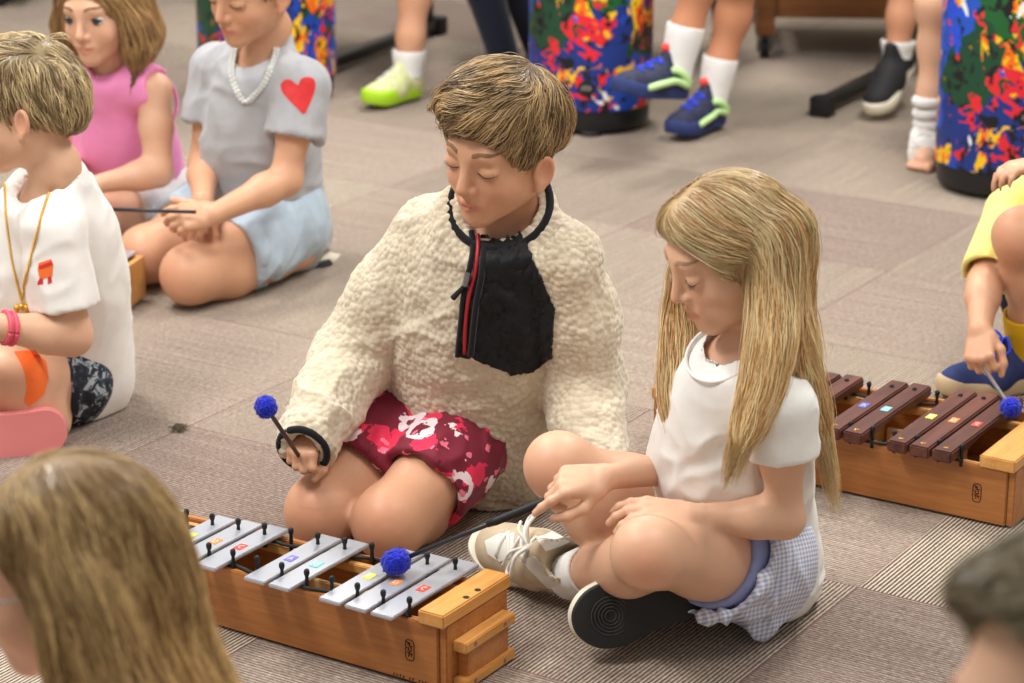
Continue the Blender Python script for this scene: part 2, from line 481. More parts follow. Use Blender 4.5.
def carpet():
    t = NT('carpet'); co_ = t.coord()
    a = math.radians(-32.5); ox, oy = G(858.8, 587)[:2]
    sep = t.n('SeparateXYZ', Vector=co_); x = t.math('SUBTRACT', sep.outputs[0], float(ox)); y = t.math('SUBTRACT', sep.outputs[1], float(oy))
    u = t.math('ADD', t.math('MULTIPLY', x, math.cos(a)), t.math('MULTIPLY', y, math.sin(a)))
    v = t.math('ADD', t.math('MULTIPLY', x, -math.sin(a)), t.math('MULTIPLY', y, math.cos(a)))
    iu = t.math('FLOOR', t.math('DIVIDE', u, .633)); iv = t.math('FLOOR', t.math('DIVIDE', v, .50))
    par = t.math('MODULO', t.math('ABSOLUTE', t.math('ADD', iu, iv)), 2.0)
    cell = t.n('CombineXYZ', X=iu, Y=iv); wn = t.n('TexWhiteNoise', Vector=cell.outputs[0], _noise_dimensions='3D')
    r1 = wn.outputs['Value']; wn2 = t.n('TexWhiteNoise', Vector=t.n('VectorMath', _operation='ADD', i0=cell.outputs[0], i1=(7.3, 2.1, 4.0)).outputs[0], _noise_dimensions='3D'); r2 = wn2.outputs['Value']
    sel = t.n('Mix', _data_type='FLOAT'); t.l(par, sel.inputs[0]); t.l(u, sel.inputs[2]); t.l(v, sel.inputs[3]); s = sel.outputs[0]
    sel2 = t.n('Mix', _data_type='FLOAT'); t.l(par, sel2.inputs[0]); t.l(v, sel2.inputs[2]); t.l(u, sel2.inputs[3]); along = sel2.outputs[0]
    ph = t.math('MULTIPLY', s, 2*PI/.0064)
    wave = t.math('ADD', t.math('MULTIPLY', t.math('SINE', ph), .5), .5)
    # broken yarn: little flecks stretched along the rib
    fv = t.n('CombineXYZ', X=t.math('MULTIPLY', s, 430.), Y=t.math('MULTIPLY', along, 110.)); fl = t.noise(fv.outputs[0], 1.0, 2, .6)
    fv2 = t.n('CombineXYZ', X=t.math('MULTIPLY', s, 217.), Y=t.math('MULTIPLY', along, 3.0), Z=5.0); fl2 = t.noise(fv2.outputs[0], 1.0, 1, .5)
    con = t.math('MULTIPLY', t.math('ADD', .50, t.math('MULTIPLY', r1, .40)), t.math('ADD', t.math('MULTIPLY', t.math('SUBTRACT', 1.0, par), .65), .50))
    st = t.math('ADD', t.math('MULTIPLY', t.math('SUBTRACT', wave, .5), con), .5)
    f = t.math('ADD', t.math('ADD', st, t.math('MULTIPLY', t.math('SUBTRACT', fl, .5), .95)), t.math('MULTIPLY', t.math('SUBTRACT', fl2, .5), .35))
    f = t.math('ADD', f, t.math('MULTIPLY', t.math('SUBTRACT', r2, .5), .18))
    colr = t.ramp(f, [(.08, srgb(74, 52, 52)), (.38, srgb(124, 106, 97)), (.6, srgb(158, 144, 130)), (.92, srgb(208, 197, 172))])
    mar = t.noise(t.n('CombineXYZ', X=t.math('MULTIPLY', s, 109.), Y=t.math('MULTIPLY', along, 26.), Z=9.0).outputs[0], 1.0, 3, .7)
    colr = t.mix(t.math('MULTIPLY', t.math('GREATER_THAN', mar, .6), t.math('SUBTRACT', .65, t.math('MULTIPLY', wave, .8))), colr, srgb(112, 58, 66))
    fu = t.math('ABSOLUTE', t.math('SUBTRACT', t.math('FRACT', t.math('DIVIDE', u, .633)), .5)); fvv = t.math('ABSOLUTE', t.math('SUBTRACT', t.math('FRACT', t.math('DIVIDE', v, .50)), .5))
    edge = t.math('MAXIMUM', t.math('GREATER_THAN', fu, .497), t.math('GREATER_THAN', fvv, .496))
    colr = t.mix(t.math('MULTIPLY', edge, .38), colr, srgb(112, 62, 66))
    pat = t.noise(co_, 1.6, 2); colr = t.mix(1.0, colr, t.ramp(pat, [(.3, (.93, .92, .92, 1)), (.7, (1, 1, 1, 1))]), 'MULTIPLY')
    t.set(Base__Color=colr, Roughness=.95, Sheen__Weight=.15); t.b.inputs['Specular IOR Level'].default_value = .1
    t.set(Normal=t.bump(t.math('ADD', t.math('MULTIPLY', wave, con), t.math('MULTIPLY', fl, .6)), .55, .003))
    return t.m
M['carpet'] = carpet()
fl = MB().box((0, 4, -.05), 9, 12, .1).build('floor', M['carpet']); tag(fl, kind='structure', label='striped taupe carpet tiles laid in a checkerboard')
plain('wall_paint', (214, 208, 198), .8, .2, noise=.02)
for nm, c, s in (('wall_back', (0, 10.05, 1.45), (9.2, .1, 2.9)), ('wall_left', (-4.55, 4, 1.45), (.1, 12, 2.9)), ('wall_right', (4.55, 4, 1.45), (.1, 12, 2.9))):
    tag(MB().box(c, *s).build(nm, M['wall_paint']), kind='structure', label='plain light painted classroom wall')
lint = MB()
for i in range(40):
    p = G(180, 430.5)+A([random.gauss(0, .006), random.gauss(0, .006), .002+random.random()*.005]); d = A([random.gauss(0, 1), random.gauss(0, 1), random.gauss(0, .3)])*.006
    lint.tube([p-d, p+A([0, 0, .003]), p+d], .0008, 5)
plain('lint', (92, 82, 62), .95)
tag(lint.build('carpet_fluff', M['lint']), 'small tuft of brown fluff on the carpet behind the blonde girl with glasses', 'fluff')

# ------------------------------------------------------------ bar instruments
bB = math.radians(-32.5); BX = A([math.cos(bB), math.sin(bB), 0]); DX = A([-math.sin(bB), math.cos(bB), 0]); ZX = A([0, 0, 1.])
def orff(name, label, O, metal, n0, d_lo, d_hi, near, length, stick_on, visible=range(13)):
    """O: floor corner at the low, near end; L runs along the box towards the high notes, D away from the camera"""
    root = thing(name, label, 'xylophone' if not metal else 'metallophone', O)
    L, Dv = -BX, DX; Z = ZX
    P = lambda l, d, z: A(O)+L*l+Dv*d+Z*z
    ax = A([L, Dv, Z]); H = .096; t_ = .011
    dep = lambda l: d_lo+(d_hi-d_lo)*l/length      # depth of the box at l
    def board(nm, l0, l1, e0, e1, z0, z1, mat, bev=.0015, par=root):
        """plank between l0..l1 whose near/far faces are functions of l"""
        bm = bmesh.new(); vs = []
        for l in (l0, l1):
            for d in (e0(l), e1(l)):
                for z in (z0, z1): vs.append(bm.verts.new(P(l, d, z)))
        for q in ((0, 1, 3, 2), (4, 6, 7, 5), (0, 4, 5, 1), (2, 3, 7, 6), (0, 2, 6, 4), (1, 5, 7, 3)): bm.faces.new([vs[i] for i in q])
        bmesh.ops.recalc_face_normals(bm, faces=bm.faces[:]); bmesh.ops.bevel(bm, geom=bm.edges[:], offset=bev, segments=2, affect='EDGES')
        me = MB().add([v.co[:] for v in bm.verts], []); bm.verts.index_update(); me.f = [tuple(v.index for v in f.verts) for f in bm.faces]; bm.free()
        return me.build(nm, M[mat], par)
    fn = board('front_board', .0, length, lambda l: 0, lambda l: t_, .004, H, 'box_wood')
    board('back_board', .0, length, lambda l: dep(l)-t_, lambda l: dep(l), .004, H, 'box_wood')
    board('bottom_board', .01, length-.01, lambda l: t_, lambda l: dep(l)-t_, .004, .01, 'inner_wood')
    for l in (length*.28, length*.5, length*.72): board('divider', l, l+.006, lambda q: t_, lambda q: dep(q)-t_, .01, H-.012, 'pale_wood')
    for e in (.038, .78): board('rail', .03, length-.03, lambda l: dep(l)*e, lambda l: dep(l)*e+.012, H-.016, H-.003, 'rail_wood')
    board('inner_rail', length*.2, length*.42, lambda l: dep(l)*.5, lambda l: dep(l)*.5+.008, .012, H-.02, 'pale_wood')
    for sgn, l0, l1 in ((0, -.0125, .029 if metal else .046), (1, length-.029, length+.0125)):
        e = board('end_cap', l0, l1, lambda l: -.004, lambda l: dep(min(max(l, 0), length))+.004, H-.001, H+.019, 'end_wood', .002)
        if not sgn:
            for d in (.4, .58): MB().lathe(P(-.004, dep(0)*d, H+.0192), [(.0045, -.004), (.0045, .0004), (.003, .0005)], 14).build('peg_hole', M['black_rubber'], e)
    board('end_panel', -.012, .0, lambda l: .004, lambda l: d_lo-.004, .004, H, 'box_wood')
    board('end_panel', length, length+.012, lambda l: .004, lambda l: d_hi-.004, .004, H, 'box_wood')
    if metal:                                       # stand-off block with ledges at the low end
        board('end_block', -.028, -.012, lambda l: .030, lambda l: d_lo-.026, .014, .056, 'box_wood')
        for z0, z1 in ((.056, .071), (.003, .017)):
            b_ = board('ledge', -.034, -.012, lambda l: .018, lambda l: d_lo-.018, z0, z1, 'end_wood')
            for d in (.04, d_lo-.045): MB().lathe(P(-.0340, d, (z0+z1)/2), [(.0032, -.001), (.0032, .0008), (.002, .0012)], 12, A([Dv, Z, -L])).build('screw', M['steel'], b_)
    # maker's stamp: rounded oblong with upright strokes
    st = MB(); lc = .045 if metal else .048; w_, h_ = (.007, .015)
    pts = [(lc+math.copysign(abs(math.cos(a))**.5, math.cos(a))*w_, .05+math.copysign(abs(math.sin(a))**.5, math.sin(a))*h_) for a in np.linspace(0, 2*PI, 40)]
    st.tube([P(l, -.0002, z) for l, z in pts], .0007, 6)
    for l, z0, z1 in ((-.003, .041, .045), (.002, .040, .046), (-.001, .047, .049), (.003, .048, .053), (-.003, .050, .056), (.0005, .055, .060), (.003, .057, .061)):
        st.tube([P(lc+l, -.0002, z0), P(lc+l*.5, -.0002, z1)], .0008, 5); st.tube([P(lc+l-.002, -.0002, z1), P(lc+l+.0025, -.0002, z1)], .0007, 5)
    st.build('maker_stamp', M['brand_ink'], root)
    if metal:
        st = MB()
        for i in range(11):
            if i in (4, 7): continue
            l = .052-.0052*i+.02; st.tube([P(l, -.0002, .006), P(l, -.0002, .0095)], .0006, 5); st.tube([P(l, -.0002, .0095), P(l-.002, -.0002, .0085 if i % 2 else .0095)], .0006, 5)
        st.build('made_in_lettering', M['brand_ink'], root)
    # bars
    zt = H+.006 if metal else H+.006; th = .0055 if metal else .019
    pitch = .0428 if metal else .0378; b0 = .070 if metal else .096; NB = 13 if metal else 14
    near_d = near
    miss = (3, 6, 10, 13)
    pins = []
    cols = {0: 'red', 1: 'orange', 2: 'yellow', 4: 'teal', 5: 'purple', 7: 'red', 8: 'orange', 9: 'yellow', 11: 'teal', 12: 'purple'}
    if not metal: cols[5] = 'blue'; cols[12] = 'blue'; cols[14] = 'red'
    for i in range(NB):
        l = b0+pitch*i; far_d = near_d+stick_on[0]+(stick_on[1]-stick_on[0])*i/(NB-1)
        skew = 0.0
        if i not in miss:
            a0, a1 = near_d, far_d
            bm = MB()
            w2 = .0178 if metal else .0165
            prof = np.linspace(a0, a1, 13); bmv = bmesh.new(); rows = []
            for d in prof:
                q = (d-a0)/(a1-a0); un = 0 if metal else .007*max(0, 1-((q-.5)/.3)**2)      # wooden bars are hollowed underneath
                rows.append([bmv.verts.new(P(l-w2, d, zt+un)), bmv.verts.new(P(l+w2, d, zt+un)), bmv.verts.new(P(l+w2, d, zt+th)), bmv.verts.new(P(l-w2, d, zt+th))])
            for r in range(12):
                for k in range(4): bmv.faces.new([rows[r][k], rows[r][(k+1) % 4], rows[r+1][(k+1) % 4], rows[r+1][k]])
            bmv.faces.new(rows[0][::-1]); bmv.faces.new(rows[-1]); bmesh.ops.recalc_face_normals(bmv, faces=bmv.faces[:])
            eg = [e for e in bmv.edges if e.calc_face_angle(0) > .7]
            bmesh.ops.bevel(bmv, geom=eg, offset=.0012 if metal else .0025, segments=2, affect='EDGES')
            bmv.verts.index_update(); bm.add([v.co[:] for v in bmv.verts], [tuple(v.index for v in f.verts) for f in bmv.faces]); bmv.free()
            bar = bm.build('tone_bar', M['metal_bar' if metal else 'rosewood'], root)
            c = cols[i]; mid = a0+(a1-a0)*.47
            sk = MB().box(P(l, mid, zt+th+.0004), .013, .020 if metal else .022, .0008, ax, .0002).build('note_sticker', M['sticker_'+c], bar)
            if i in (0, 1, 2, 4, 5, 7, 8, 9):
                le = MB()
                G_ = {'red': [[(1, 1), (0, .8), (-.6, .4), (-.6, -.4), (0, -.8), (1, -1)]], 'orange': [[(-1, -1), (-1, 1), (.2, .9), (1, 0), (.2, -.9), (-1, -1)]], 'yellow': [[(1, 1), (-1, 1), (-1, -1), (1, -1)], [(-1, 0), (.6, 0)]],
                      'teal': [[(1, 1), (0, 1), (-1, .4), (-1, -.5), (0, -1), (1, -.8), (1, 0), (.2, 0)]], 'purple': [[(-1, -1), (0, 1), (1, -1)], [(-.5, -.2), (.5, -.2)]]}
                G_['blue'] = G_['purple']
                for s_ in G_[c]: le.tube([P(l-x*.0032, mid+y*.0048, zt+th+.0009) for x, y in s_], .0006, 5)
                le.build('note_letter', M['sticker_letter'], sk)
            if not metal:
                MB().lathe(P(l, a0+.018, zt+th), [(.0045, -.001), (.0045, .0006), (.003, .001)], 14).build('brass_disc', M['brass'], bar)
        pins.append((l, far_d-.034)); pins.append((l-pitch/2, near_d+.036))
    pins.append((b0+(NB-.5)*pitch, near_d+.034))
    for l, d in pins:
        MB().lathe(P(l, d, H-.008), [(.0032, 0), (.0028, .02), (.0024, .026), (.0036, .0285), (.0042, .032), (.0036, .0355), (.002, .037)], 10).build('bar_pin', M['black_rubber'], root, smooth=True)
    for row in (0, 1):
        pp = sorted([p for k, p in enumerate(pins) if (k % 2 == row or k == len(pins)-1 and row == 1)])
        pts = []
        for k, (l, d) in enumerate(pp):
            pts.append(P(l, d+.004*(1 if k % 2 else -1), H+.0025))
        MB().tube(spline(pts, 5), .0028, 8).build('cord', M['black_cord'], root, smooth=True)
    return root, P, zt+th
plain('brass', (190, 150, 80), .3, .5, .9)
OM = G(438, 692)
met, PM, ZM = orff('metallophone', 'long wooden box metallophone with silver bars lying before the kneeling boy', OM, True, 0, .158, .120, -.030, .66, (.212, .138))
OX = G(1004, 529)
xyl, PX_, ZX_ = orff('xylophone', 'wooden box xylophone with dark red-brown bars behind the cross-legged girl', OX, False, 0, .285, .2, -.035, .615, (.30, .215))

# ------------------------------------------------------------ drums
def drum_fabric():
    t = NT('drum_fabric'); co_ = t.coord()
    dv = t.n('VectorMath', _operation='SCALE', i0=t.n('TexNoise', Vector=co_, Scale=11.0, Detail=4.0).outputs['Color'], Scale=.13).outputs[0]
    p = t.mapping(t.n('VectorMath', _operation='ADD', i0=co_, i1=dv).outputs[0], (1, 1, .7))
    v1 = t.n('TexVoronoi', Vector=p, Scale=6.0); c1 = t.n('SeparateColor', Color=v1.outputs['Color'])
    pal = [(16, 70, 176), (12, 100, 48), (18, 50, 130), (16, 92, 40), (24, 84, 196), (70, 34, 120), (10, 70, 44), (18, 40, 130), (20, 112, 56), (16, 80, 40)]
    colr = t.ramp(c1.outputs[0], [(i/10, srgb(*c)) for i, c in enumerate(pal)], 'CONSTANT')
    q = t.mapping(co_, (1, 1, .6), (0, 0, 0), (3.1, 1.7, .4)); n1 = t.noise(q, 13, 3, .5, 1.2); n2 = t.noise(t.mapping(co_, (1, 1, 1), (0, 0, 0), (9, 4, 2)), 9, 2)
    ye = t.mix(t.math('GREATER_THAN', t.noise(co_, 34, 2), .52), srgb(246, 196, 16), srgb(240, 110, 20))
    colr = t.mix(t.math('GREATER_THAN', n1, .575), colr, ye)
    lp = t.math('LESS_THAN', t.math('ABSOLUTE', t.math('SUBTRACT', t.noise(t.mapping(co_, (1, 1, 1), (0, 0, 0), (5, 8, 1)), 12, 2, .5, .8), .5)), .022)
    colr = t.mix(t.math('MULTIPLY', lp, t.math('GREATER_THAN', n2, .53)), colr, srgb(228, 36, 54))
    v2 = t.n('TexVoronoi', Vector=p, Scale=38.0); c2 = t.n('SeparateColor', Color=v2.outputs['Color'])
    small = t.ramp(c2.outputs[1], [(0, srgb(226, 38, 50)), (.35, srgb(240, 190, 30)), (.6, srgb(30, 80, 220)), (.8, srgb(10, 12, 20))], 'CONSTANT')
    colr = t.mix(t.math('GREATER_THAN', c2.outputs[0], .90), colr, small)
    colr = t.mix(t.math('GREATER_THAN', t.noise(co_, 40, 3, .6), .60), colr, srgb(12, 14, 22))
    colr = t.mix(t.math('GREATER_THAN', t.noise(t.mapping(co_, (1, 1, .5)), 17, 2, .6, .8), .70), colr, srgb(236, 238, 240))
    t.set(Base__Color=colr, Roughness=.42); M['drum_fabric'] = t.m
drum_fabric()
plain('drum_head', (232, 226, 210), .5)
def drum(base_px, r, label, badge=None, h=.62):
    c = G(*base_px); c = c+A([0, r*.98, 0])
    root = thing('hand_drum', label, 'drum', c, 'paint splash hand drums')
    MB().lathe(c, [(r*.97, .062), (r, .065), (r, h-.01), (r*.985, h)], 64).build('shell', M['drum_fabric'], root)
    MB().lathe(c, [(r*.90, .012), (r*.95, .014), (r*.965, .06), (r*.95, .066)], 64).build('base_ring', M['black_plastic'], root)
    for k in range(3):
        a = 2*PI*k/3+.5; MB().lathe(c+A([r*.8*math.cos(a), r*.8*math.sin(a), 0]), [(.03, 0), (.034, .004), (.03, .014)], 20).build('rubber_foot', M['black_rubber'], root)
    MB().lathe(c, [(r*1.03, h-.045), (r*1.05, h-.04), (r*1.05, h-.004), (r*1.03, h), (r*.9, h+.003)], 64).build('counter_hoop', M['black_plastic'], root)
    MB().lathe(c, [(r*.985, h-.001), (r*.97, h+.008), (r*.5, h+.010), (.001, h+.0105)], 48).build('drum_head', M['drum_head'], root)
    if badge:
        a, z = badge; n = A([math.cos(a), math.sin(a), 0]); p = c+n*r+A([0, 0, z])
        axm = A([A([-n[1], n[0], 0]), [0, 0, 1.], n])
        b = MB().lathe(p, [(.021, -.006), (.021, .001), (.018, .002)], 28, axm).build('badge', M['black_plastic'], root)
        g = MB(); u = axm[0]; q = p+n*.0022
        for dx, s in ((-.009, 1), (-.001, 0), (.008, 1)):
            g.tube([q+u*dx-A([0, 0, .005]), q+u*dx+A([0, 0, .005]), q+u*(dx+.004)+A([0, 0, .002 if s else .005])], .0008, 5)
        g.build('badge_lettering', M['sticker_letter'], b)
    return c
drum((592, 137), .158, 'multicoloured paint-splash hand drum beside the blue lace-up trainers', (-PI/2-.10, .125))
drum((262, 110), .185, 'multicoloured paint-splash hand drum behind the boy in the grey shirt')
drum((1014, 203), .158, 'multicoloured paint-splash hand drum behind the child in yellow', (-PI/2+.10, .2))

# ------------------------------------------------------------ furniture and stands beyond the group
def caster(p, par):
    m = MB(); m.lathe(p+A([0, 0, .028]), [(.027, -.012), (.030, -.009), (.030, .009), (.027, .012)], 24, A([[0, 1, 0], [0, 0, 1], [1, 0, 0]]))
    w_ = m.build('caster', M['black_rubber'], par)
    MB().box(p+A([-.019, 0, .042]), .004, .03, .05).box(p+A([.019, 0, .042]), .004, .03, .05).box(p+A([0, 0, .066]), .042, .04, .006).build('caster_fork', M['black_plastic'], w_)
pc = G(764, 57)
cart = thing('instrument_cart', 'dark wooden cart on black casters behind the black trainer', 'cart', pc)
ex = nrm(A([1, -.06, 0])); ey = A([-ex[1], ex[0], 0]); axc = A([ex, ey, [0, 0, 1]])
for l in (0, .66):
    for d in (0, .42):
        p = pc+ex*l+ey*d; caster(p, cart)
        MB().box(p+A([0, 0, .069+.25]), .055, .055, .5, axc, .004).build('post', M['cart_wood'], cart)
MB().box(pc+ex*.33+ey*.0+A([0, 0, .165]), .62, .03, .095, axc, .004).build('rail', M['cart_wood'], cart)
MB().box(pc+ex*.33+ey*.42+A([0, 0, .165]), .62, .03, .095, axc, .004).build('rail', M['cart_wood'], cart)
MB().box(pc+ex*.33+ey*.21+A([0, 0, .205]), .60, .40, .02, axc, .003).build('shelf_board', M['cart_wood'], cart)
MB().box(pc+ex*.33+ey*.21+A([0, 0, .58]), .76, .52, .025, axc, .004).build('top_board', M['cart_wood'], cart)
MB().box(pc+ex*.0+ey*.21+A([0, 0, .165]), .03, .38, .095, axc, .004).build('side_rail', M['cart_wood'], cart)
MB().box(pc+ex*.66+ey*.21+A([0, 0, .165]), .03, .38, .095, axc, .004).build('side_rail', M['cart_wood'], cart)
def floor_stand(name, label, cat, pa, pb, pole_t, cap=True, h=.75):
    """stand with a foot bar on the floor from pa to pb and an upright"""
    pa, pb = A(pa), A(pb); root = thing(name, label, cat, pa); d = nrm(pb-pa); n = A([-d[1], d[0], 0]); ax = A([d, n, [0, 0, 1]])
    L_ = np.linalg.norm(pb-pa); MB().box((pa+pb)/2+A([0, 0, .033]), L_, .04, .03, ax, .006).build('foot_bar', M['black_plastic'], root)
    for p in (pa, pb): MB().box(p+A([0, 0, .027]), .05, .058, .054, ax, .008).build('foot_cap', M['black_rubber'], root)
    q = lerp(pa, pb, pole_t)+A([0, 0, .04]); MB().tube([q, q+A([0, 0, h])], .016, 14).build('upright', M['black_plastic'], root)
    MB().box(q+A([0, 0, h]), .12, .04, .03, A([n, d, [0, 0, 1]]), .006).build('cross_bar', M['black_plastic'], root)
floor_stand('keyboard_stand', 'black stand foot on the floor under the black trainer', 'stand', G(822, 116), G(928, 62), .90)
floor_stand('music_stand', 'black stand foot lying between the grey shirt boy and the lime trainer', 'stand', G(318, 79), G(436, 34), .93)
ps = G(727, 68)
ch = thing('stool', 'black metal stool legs behind the white-socked shins', 'stool', ps)
for dx, dy in ((0, 0), (-.34, .0), (-.34, .34), (0, .34)):
    p = ps+A([dx, dy, 0]); t_ = ps+A([-.17+(dx+.17)*.75, .17+(dy-.17)*.75, .42])
    lg = MB().tube([p+A([0, 0, .012]), t_], .013, 12).build('leg', M['black_plastic'], ch)
    MB().lathe(p, [(.018, 0), (.021, .004), (.019, .035), (.014, .04)], 14).build('rubber_foot', M['black_rubber'], lg)
MB().lathe(ps+A([-.17, .17, .42]), [(.16, 0), (.175, .01), (.175, .035), (.16, .045)], 40).build('seat', M['black_rubber'], ch)
plain('bench_yellow', (208, 204, 120), .5)
pb = G(40, 10); 
bn = thing('low_bench', 'pale yellow low bench edge above the pink shirt girl', 'bench', pb)
MB().box(pb+A([-.62, .2, .09]), 1.2, .35, .035, None, .004).build('bench_top', M['bench_yellow'], bn)
for dx in (-.15, -1.05): MB().box(pb+A([dx, .2, .0365]), .05, .3, .073, None, .003).build('bench_foot', M['black_plastic'], bn)
# ------------------------------------------------------------ people: anatomy
def frame(F, U):
    """rows: person's right, forward, up"""
    F = nrm(F); X = nrm(np.cross(F, U)); U = np.cross(X, F); return A([X, F, U])
class Head:
    def __init__(s, c, F, U, sc=1.0, lids=True, ear=(0, 0)):
        s.c, s.M, s.s = A(c, float), frame(F, U), sc
        s.lids = lids; s.ear = ear
    def w(s, x, y, z): return s.c+s.M.T@(A([x, y, z])*s.s)
    def loc(s, P): return ((np.asarray(P)-s.c)@s.M.T)/s.s
    def add(s, S):
        k_ = s.s
        def ball(p, r, k=.02, op='+'): S.ball(s.w(*p), r*k_, k*k_, op)
        def cone(a, b, ra, rb, k=.02, op='+'): S.cone(s.w(*a), s.w(*b), ra*k_, rb*k_, k*k_, op)
        def ell(p, r, k=.02, op='+', R=None): S.ell(s.w(*p), A(r)*k_, s.M if R is None else A(R)@s.M, k*k_, op)
        ell((0, -.010, .030), (.069, .088, .071))
        ell((0, .020, -.026), (.053, .061, .066), .03)
        for q in (-1, 1):
            cone((q*.043, -.004, -.048), (q*.012, .058, -.083), .016, .0125, .03)
            ball((q*.032, .050, -.034), .022, .025)
        ball((0, .064, -.085), .0145, .02)
        cone((-.028, .071, .018), (.028, .071, .018), .0125, .0125, .02)
        for q in (-1, 1):
            ball((q*.030, .0985, -.001), .0165, .014, '-')
            if s.lids: ell((q*.0305, .0695, -.003), (.0155, .0125, .0115), .004)
        cone((0, .081, .006), (0, .0955, -.031), .0058, .0088, .012)
        for q in (-1, 1): ball((q*.0098, .0855, -.0355), .0066, .007)
        for q in (-1, 1): ball((q*.0052, .0935, -.0425), .0028, .0022, '-')
        ell((0, .0705, -.058), (.025, .0145, .017), .014)
        for q in (-1, 1):
            cone((q*.0170, .0765, -.0605), (q*.0055, .0850, -.0565), .0022, .0040, .005)
            cone((q*.0055, .0850, -.0565), (0, .0846, -.0572), .0040, .0036, .004)
            cone((q*.0155, .0765, -.0625), (0, .0838, -.0662), .0020, .0042, .005)
        for q in (-1, 1): cone((q*.020, .0775, -.0606), (0, .0895, -.0612), .0012, .0013, .002, '-')
        for q in (-1, 1):
            R = A([[math.cos(.5*q), math.sin(.5*q), 0], [-math.sin(.5*q), math.cos(.5*q), 0], [0, 0, 1]])
            Rt = A([[1, 0, 0], [0, math.cos(.2), math.sin(.2)], [0, -math.sin(.2), math.cos(.2)]])
            e0, e1 = s.ear
            ell((q*.0735, -.010+e0, -.010+e1), (.0072, .0165, .0255), .006, '+', R=Rt@R)
            ball((q*.069, -.003+e0, -.036+e1), .0068, .008)
            ell((q*.0786, -.0072+e0, -.008+e1), (.0062, .0105, .0175), .004, '-', R=Rt@R)
    def box(s, m=.012):
        cs = A([s.w(x, y, z) for x in (-.088, .088) for y in (-.105, .112) for z in (-.108, .108)]); return cs.min(0)-m*0, cs.max(0)+m*0
    def colour(s, P, col, base):
        L = s.loc(P); x, y, z = L.T; r = lambda cx, cy, cz, rx, ry, rz: np.clip(1.25-np.sqrt(((abs(x)-cx)/rx)**2+((y-cy)/ry)**2+((z-cz)/rz)**2), 0, 1)
        def mixin(m, c): col[:] = col*(1-m[:, None])+A(c)*m[:, None]
        near = (abs(x) < .1) & (abs(y) < .13) & (abs(z) < .12)
        b = A(base)
        mixin(near*.22*np.clip(r(.036, .06, -.034, .026, .04, .024), 0, 1), b*A([1.02, .62, .58]))
        mixin(near*.30*r(0, .1, -.034, .014, .02, .012), b*A([1.0, .62, .56]))
        mixin(near*.38*r(.078, -.01, -.01, .016, .026, .034), b*A([1.0, .58, .52]))
        lip = np.clip(1.35-np.sqrt((x/.0185)**2+((z+.0612)/(.0076))**2), 0, .35)/.35
        lip = lip*(y > .06)*near
        mixin(.62*lip, b*A([.84, .50, .50]))
        return col
def face_parts(hd, bvh, parent, hairc, brow=(0, 0), lash_z=-.0095, brow_w=1.0, open_eyes=None):
    """brows and lashes laid on the finished head; open_eyes: iris colour material"""
    def near(p):
        o, n, i, d = bvh.ray_cast(Vector(hd.w(p[0], .16, p[2])), Vector(-hd.M[1]))
        if o is None: o, n, i, d = bvh.find_nearest(Vector(hd.w(*p)))
        return A(o), A(n)
    for q in (-1, 1):
        m = MB()
        for j in range(26):                            # brow hairs
            t = j/25; x = q*(.013+.026*t); z = .0225+.0065*math.sin(min(1, t*1.25)*PI*.62)-.003*t
            for r in (-.0026, -.0013, 0, .0013, .0026):
                a, n = near((x, .085, z+r*(1-.5*t))); b, n2 = near((x+q*.0065, .085, z+r*.4+.0006))
                m.tube([a+n*.0002, (a+b)/2+n*.0009, b+n2*.0003], [.0006, .0007*brow_w, .0002], 4, False)
        m.build('eyebrow', hairc, parent, smooth=True)
        if open_eyes is None:
            m = MB(); pts = []
            for t in np.linspace(-1, 1, 11):
                a, n = near((q*.0305+t*.0150, .09, lash_z+.0045*t*t)); pts.append(a+n*.0003)
            m.tube(pts, [.0003]+[.0007]*9+[.0003], 5)
            for t in np.linspace(-.8, .95, 16):
                a, n = near((q*.0305+t*.0148, .09, lash_z+.0045*t*t)); out = hd.M.T@A([q*.0010+t*.0012, .0022, -.0030])
                m.tube([a, a+out*.6+n*.001, a+out*1.1+n*.002], [.0003, .0002, .0001], 4, False)
            m.build('eyelashes', M['lash'], parent, smooth=True)
        else:
            e = MB(); n_ = 20; c = hd.w(q*.0305, .0655, -.002)
            e.lathe(c, [(.0132*hd.s*math.sin(a), .0132*hd.s*math.cos(a)) for a in np.linspace(.02, PI-.02, 14)], n_, A([hd.M[0], hd.M[2], hd.M[1]]))
            ey = e.build('eye', M['eye_white'], parent, smooth=True)
            g = nrm(hd.M.T@A(open_eyes[1])); ax = frame(g, hd.M[2]); ax = A([ax[0], ax[2], g])
            MB().lathe(c, [(.0078*hd.s, .0108*hd.s), (.0072*hd.s, .0130*hd.s), (.003*hd.s, .0138*hd.s)], 20, ax).build('iris', open_eyes[0], ey, smooth=True)
            m = MB(); pts = []
            for t in np.linspace(-1, 1, 11):
                pts.append(c+hd.M.T@(A([t*.0138, .0135-.0075*t*t, .0040-.004*t*t])*hd.s))
            m.tube(pts, [.0010]+[.0024]*9+[.0010], 6); m.build('eyelashes', M['lash'], parent, smooth=True)
